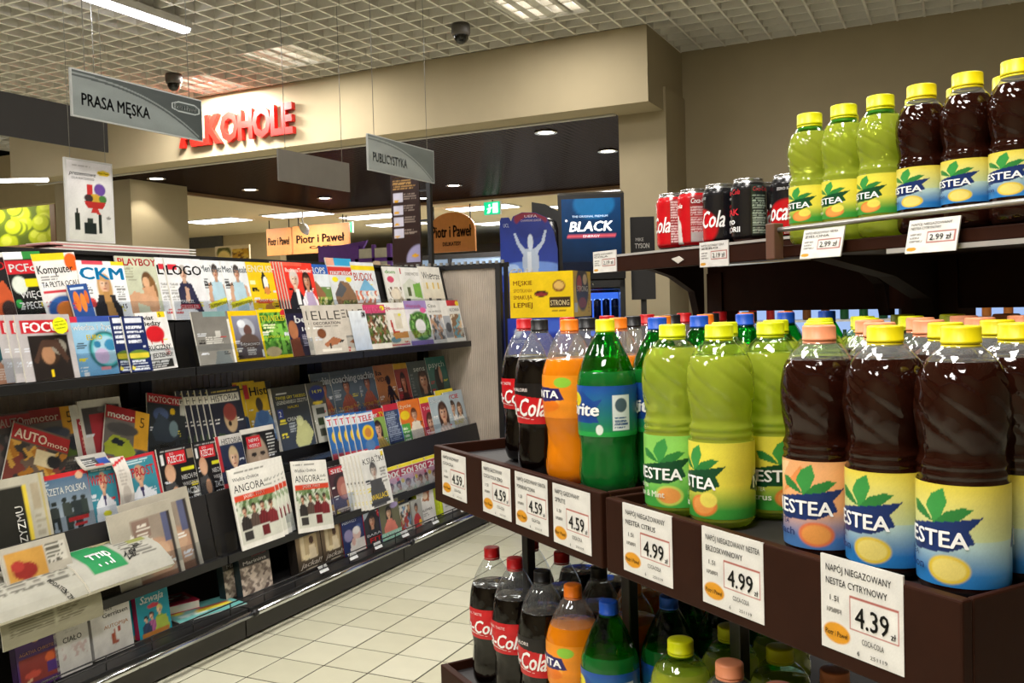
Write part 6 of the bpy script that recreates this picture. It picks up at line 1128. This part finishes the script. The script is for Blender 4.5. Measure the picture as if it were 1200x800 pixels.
for i, (xx, yy, zz) in enumerate([(-13.2, 12.6, 2.72), (-10.2, 12.9, 2.78)]):
    t = thing('spot_lamp', 'white spot lamp on a bent arm in the far hall, %s one' % ('left', 'right')[i], 'spot lamp', (xx, yy, zz), group='spot lamps in the far hall')
    obj('arm', MB().tube([(0, 0, .38), (.0, -.02, .15), (.05, -.05, .05)], .014, 8), M_WHITE, t)
    obj('head', MB().lathe([(.0005, -.02), (.10, -.015), (.12, .0), (.08, .05), (.0005, .06)], 20), M_WHITE, t).matrix_basis = Matrix.Translation((.07, -.07, -.02)) @ Matrix.Rotation(R(35 if i == 0 else 65), 4, 'Y')
t = thing('pineapple_poster', 'cream and gold poster with pineapple leaves in the far hall', 'poster', (-11.9, 13.0, 0))
obj('panel', MB().box(-.40, .40, 0, .03, 0, 2.58), mat('poster_cream', 'd8c49c', .6), t)
obj('panel_print', sheet(.78, .5, [bg('dcc8a0'), ('e', .25, .8, .22, .3, '5c5a28'), ('e', .25, .6, .2, .3, 'dcc070'), ('r', .5, .55, 1, .95, 'b8842c'), ('n', .5, .55, 1, .95, .1, ['c8962c', 'e0b84c', '7c5420']), ('r', .5, .05, 1, .5, 'ead8c0'), T(.06, .3, .1, 'Smaki lata', '8a5c28', w=.4)], 30, 22, mapf=lambda x, z, off: (x, -.002 - off, z + 2.05)), M_MATTE, t)
t = thing('purple_stand', 'purple and white promotional stand in the far hall', 'promo stand', (-9.35, 12.9, 0))
obj('frame', MB().box(-.55, -.05, 0, .4, 0, 2.45), mat('purple_card', '7040b0', .5), t)
obj('wing', MB().prism([(-.05, 2.1), (.25, 2.2), (.45, 2.5), (-.05, 2.45)], 0, .05, 'y'), MATS['purple_card'], t)
for i in range(2): obj('white_panel', MB().box(.30 + .30 * i, .56 + .30 * i, -.02, .02, 1.7, 2.36), M_WHITE, t)
obj('bar', MB().box(.22, .30, -.03, .03, 1.5, 2.42).box(.56, .61, -.03, .03, 1.5, 2.42).box(.86, .93, -.03, .03, 1.5, 2.42).box(.22, .93, -.03, .03, 2.14, 2.2), MATS['purple_card'], t)
t = thing('counter_block', 'long white and blue glass counter front in the far hall', 'counter', (-9.0, 18.0, 0))
obj('body', MB().box(-4.0, 4.5, 0, 1.2, 0, 2.2), mat('counter_white', 'c4ccd4', .4), t)
obj('top_band', MB().box(-4.0, 4.5, -.1, 1.2, 2.2, 2.42), mat('counter_blue', '8ca4c4', .3), t)
obj('dark_band', MB().box(-4.0, 4.5, -.12, -.1, 2.42, 2.52), M_CHAR, t)
for i in range(7): obj('divider', MB().box(-3.8 + 1.3 * i, -3.72 + 1.3 * i, -.14, -.1, .1, 2.42), M_CHAR, t)
t = thing('paper_bow', 'beige crumpled paper bow on top of the shelf behind the rack', 'decoration', (-3.75, 5.6, 1.60))
for i, (a, b) in enumerate(((-.13, .05), (-.05, .09), (.04, .06), (.11, .05))):
    obj('fold', MB().prism([(a - .05, 0), (a + .05, 0), (a + .02, b), (a - .02, b * .8)], -.03, .03, 'y'), mat('kraft', 'c0a888', .8), t)
obj('ledge', MB().box(-.3, .3, -.08, .1, -1.6, 0), M_CHAR, t)
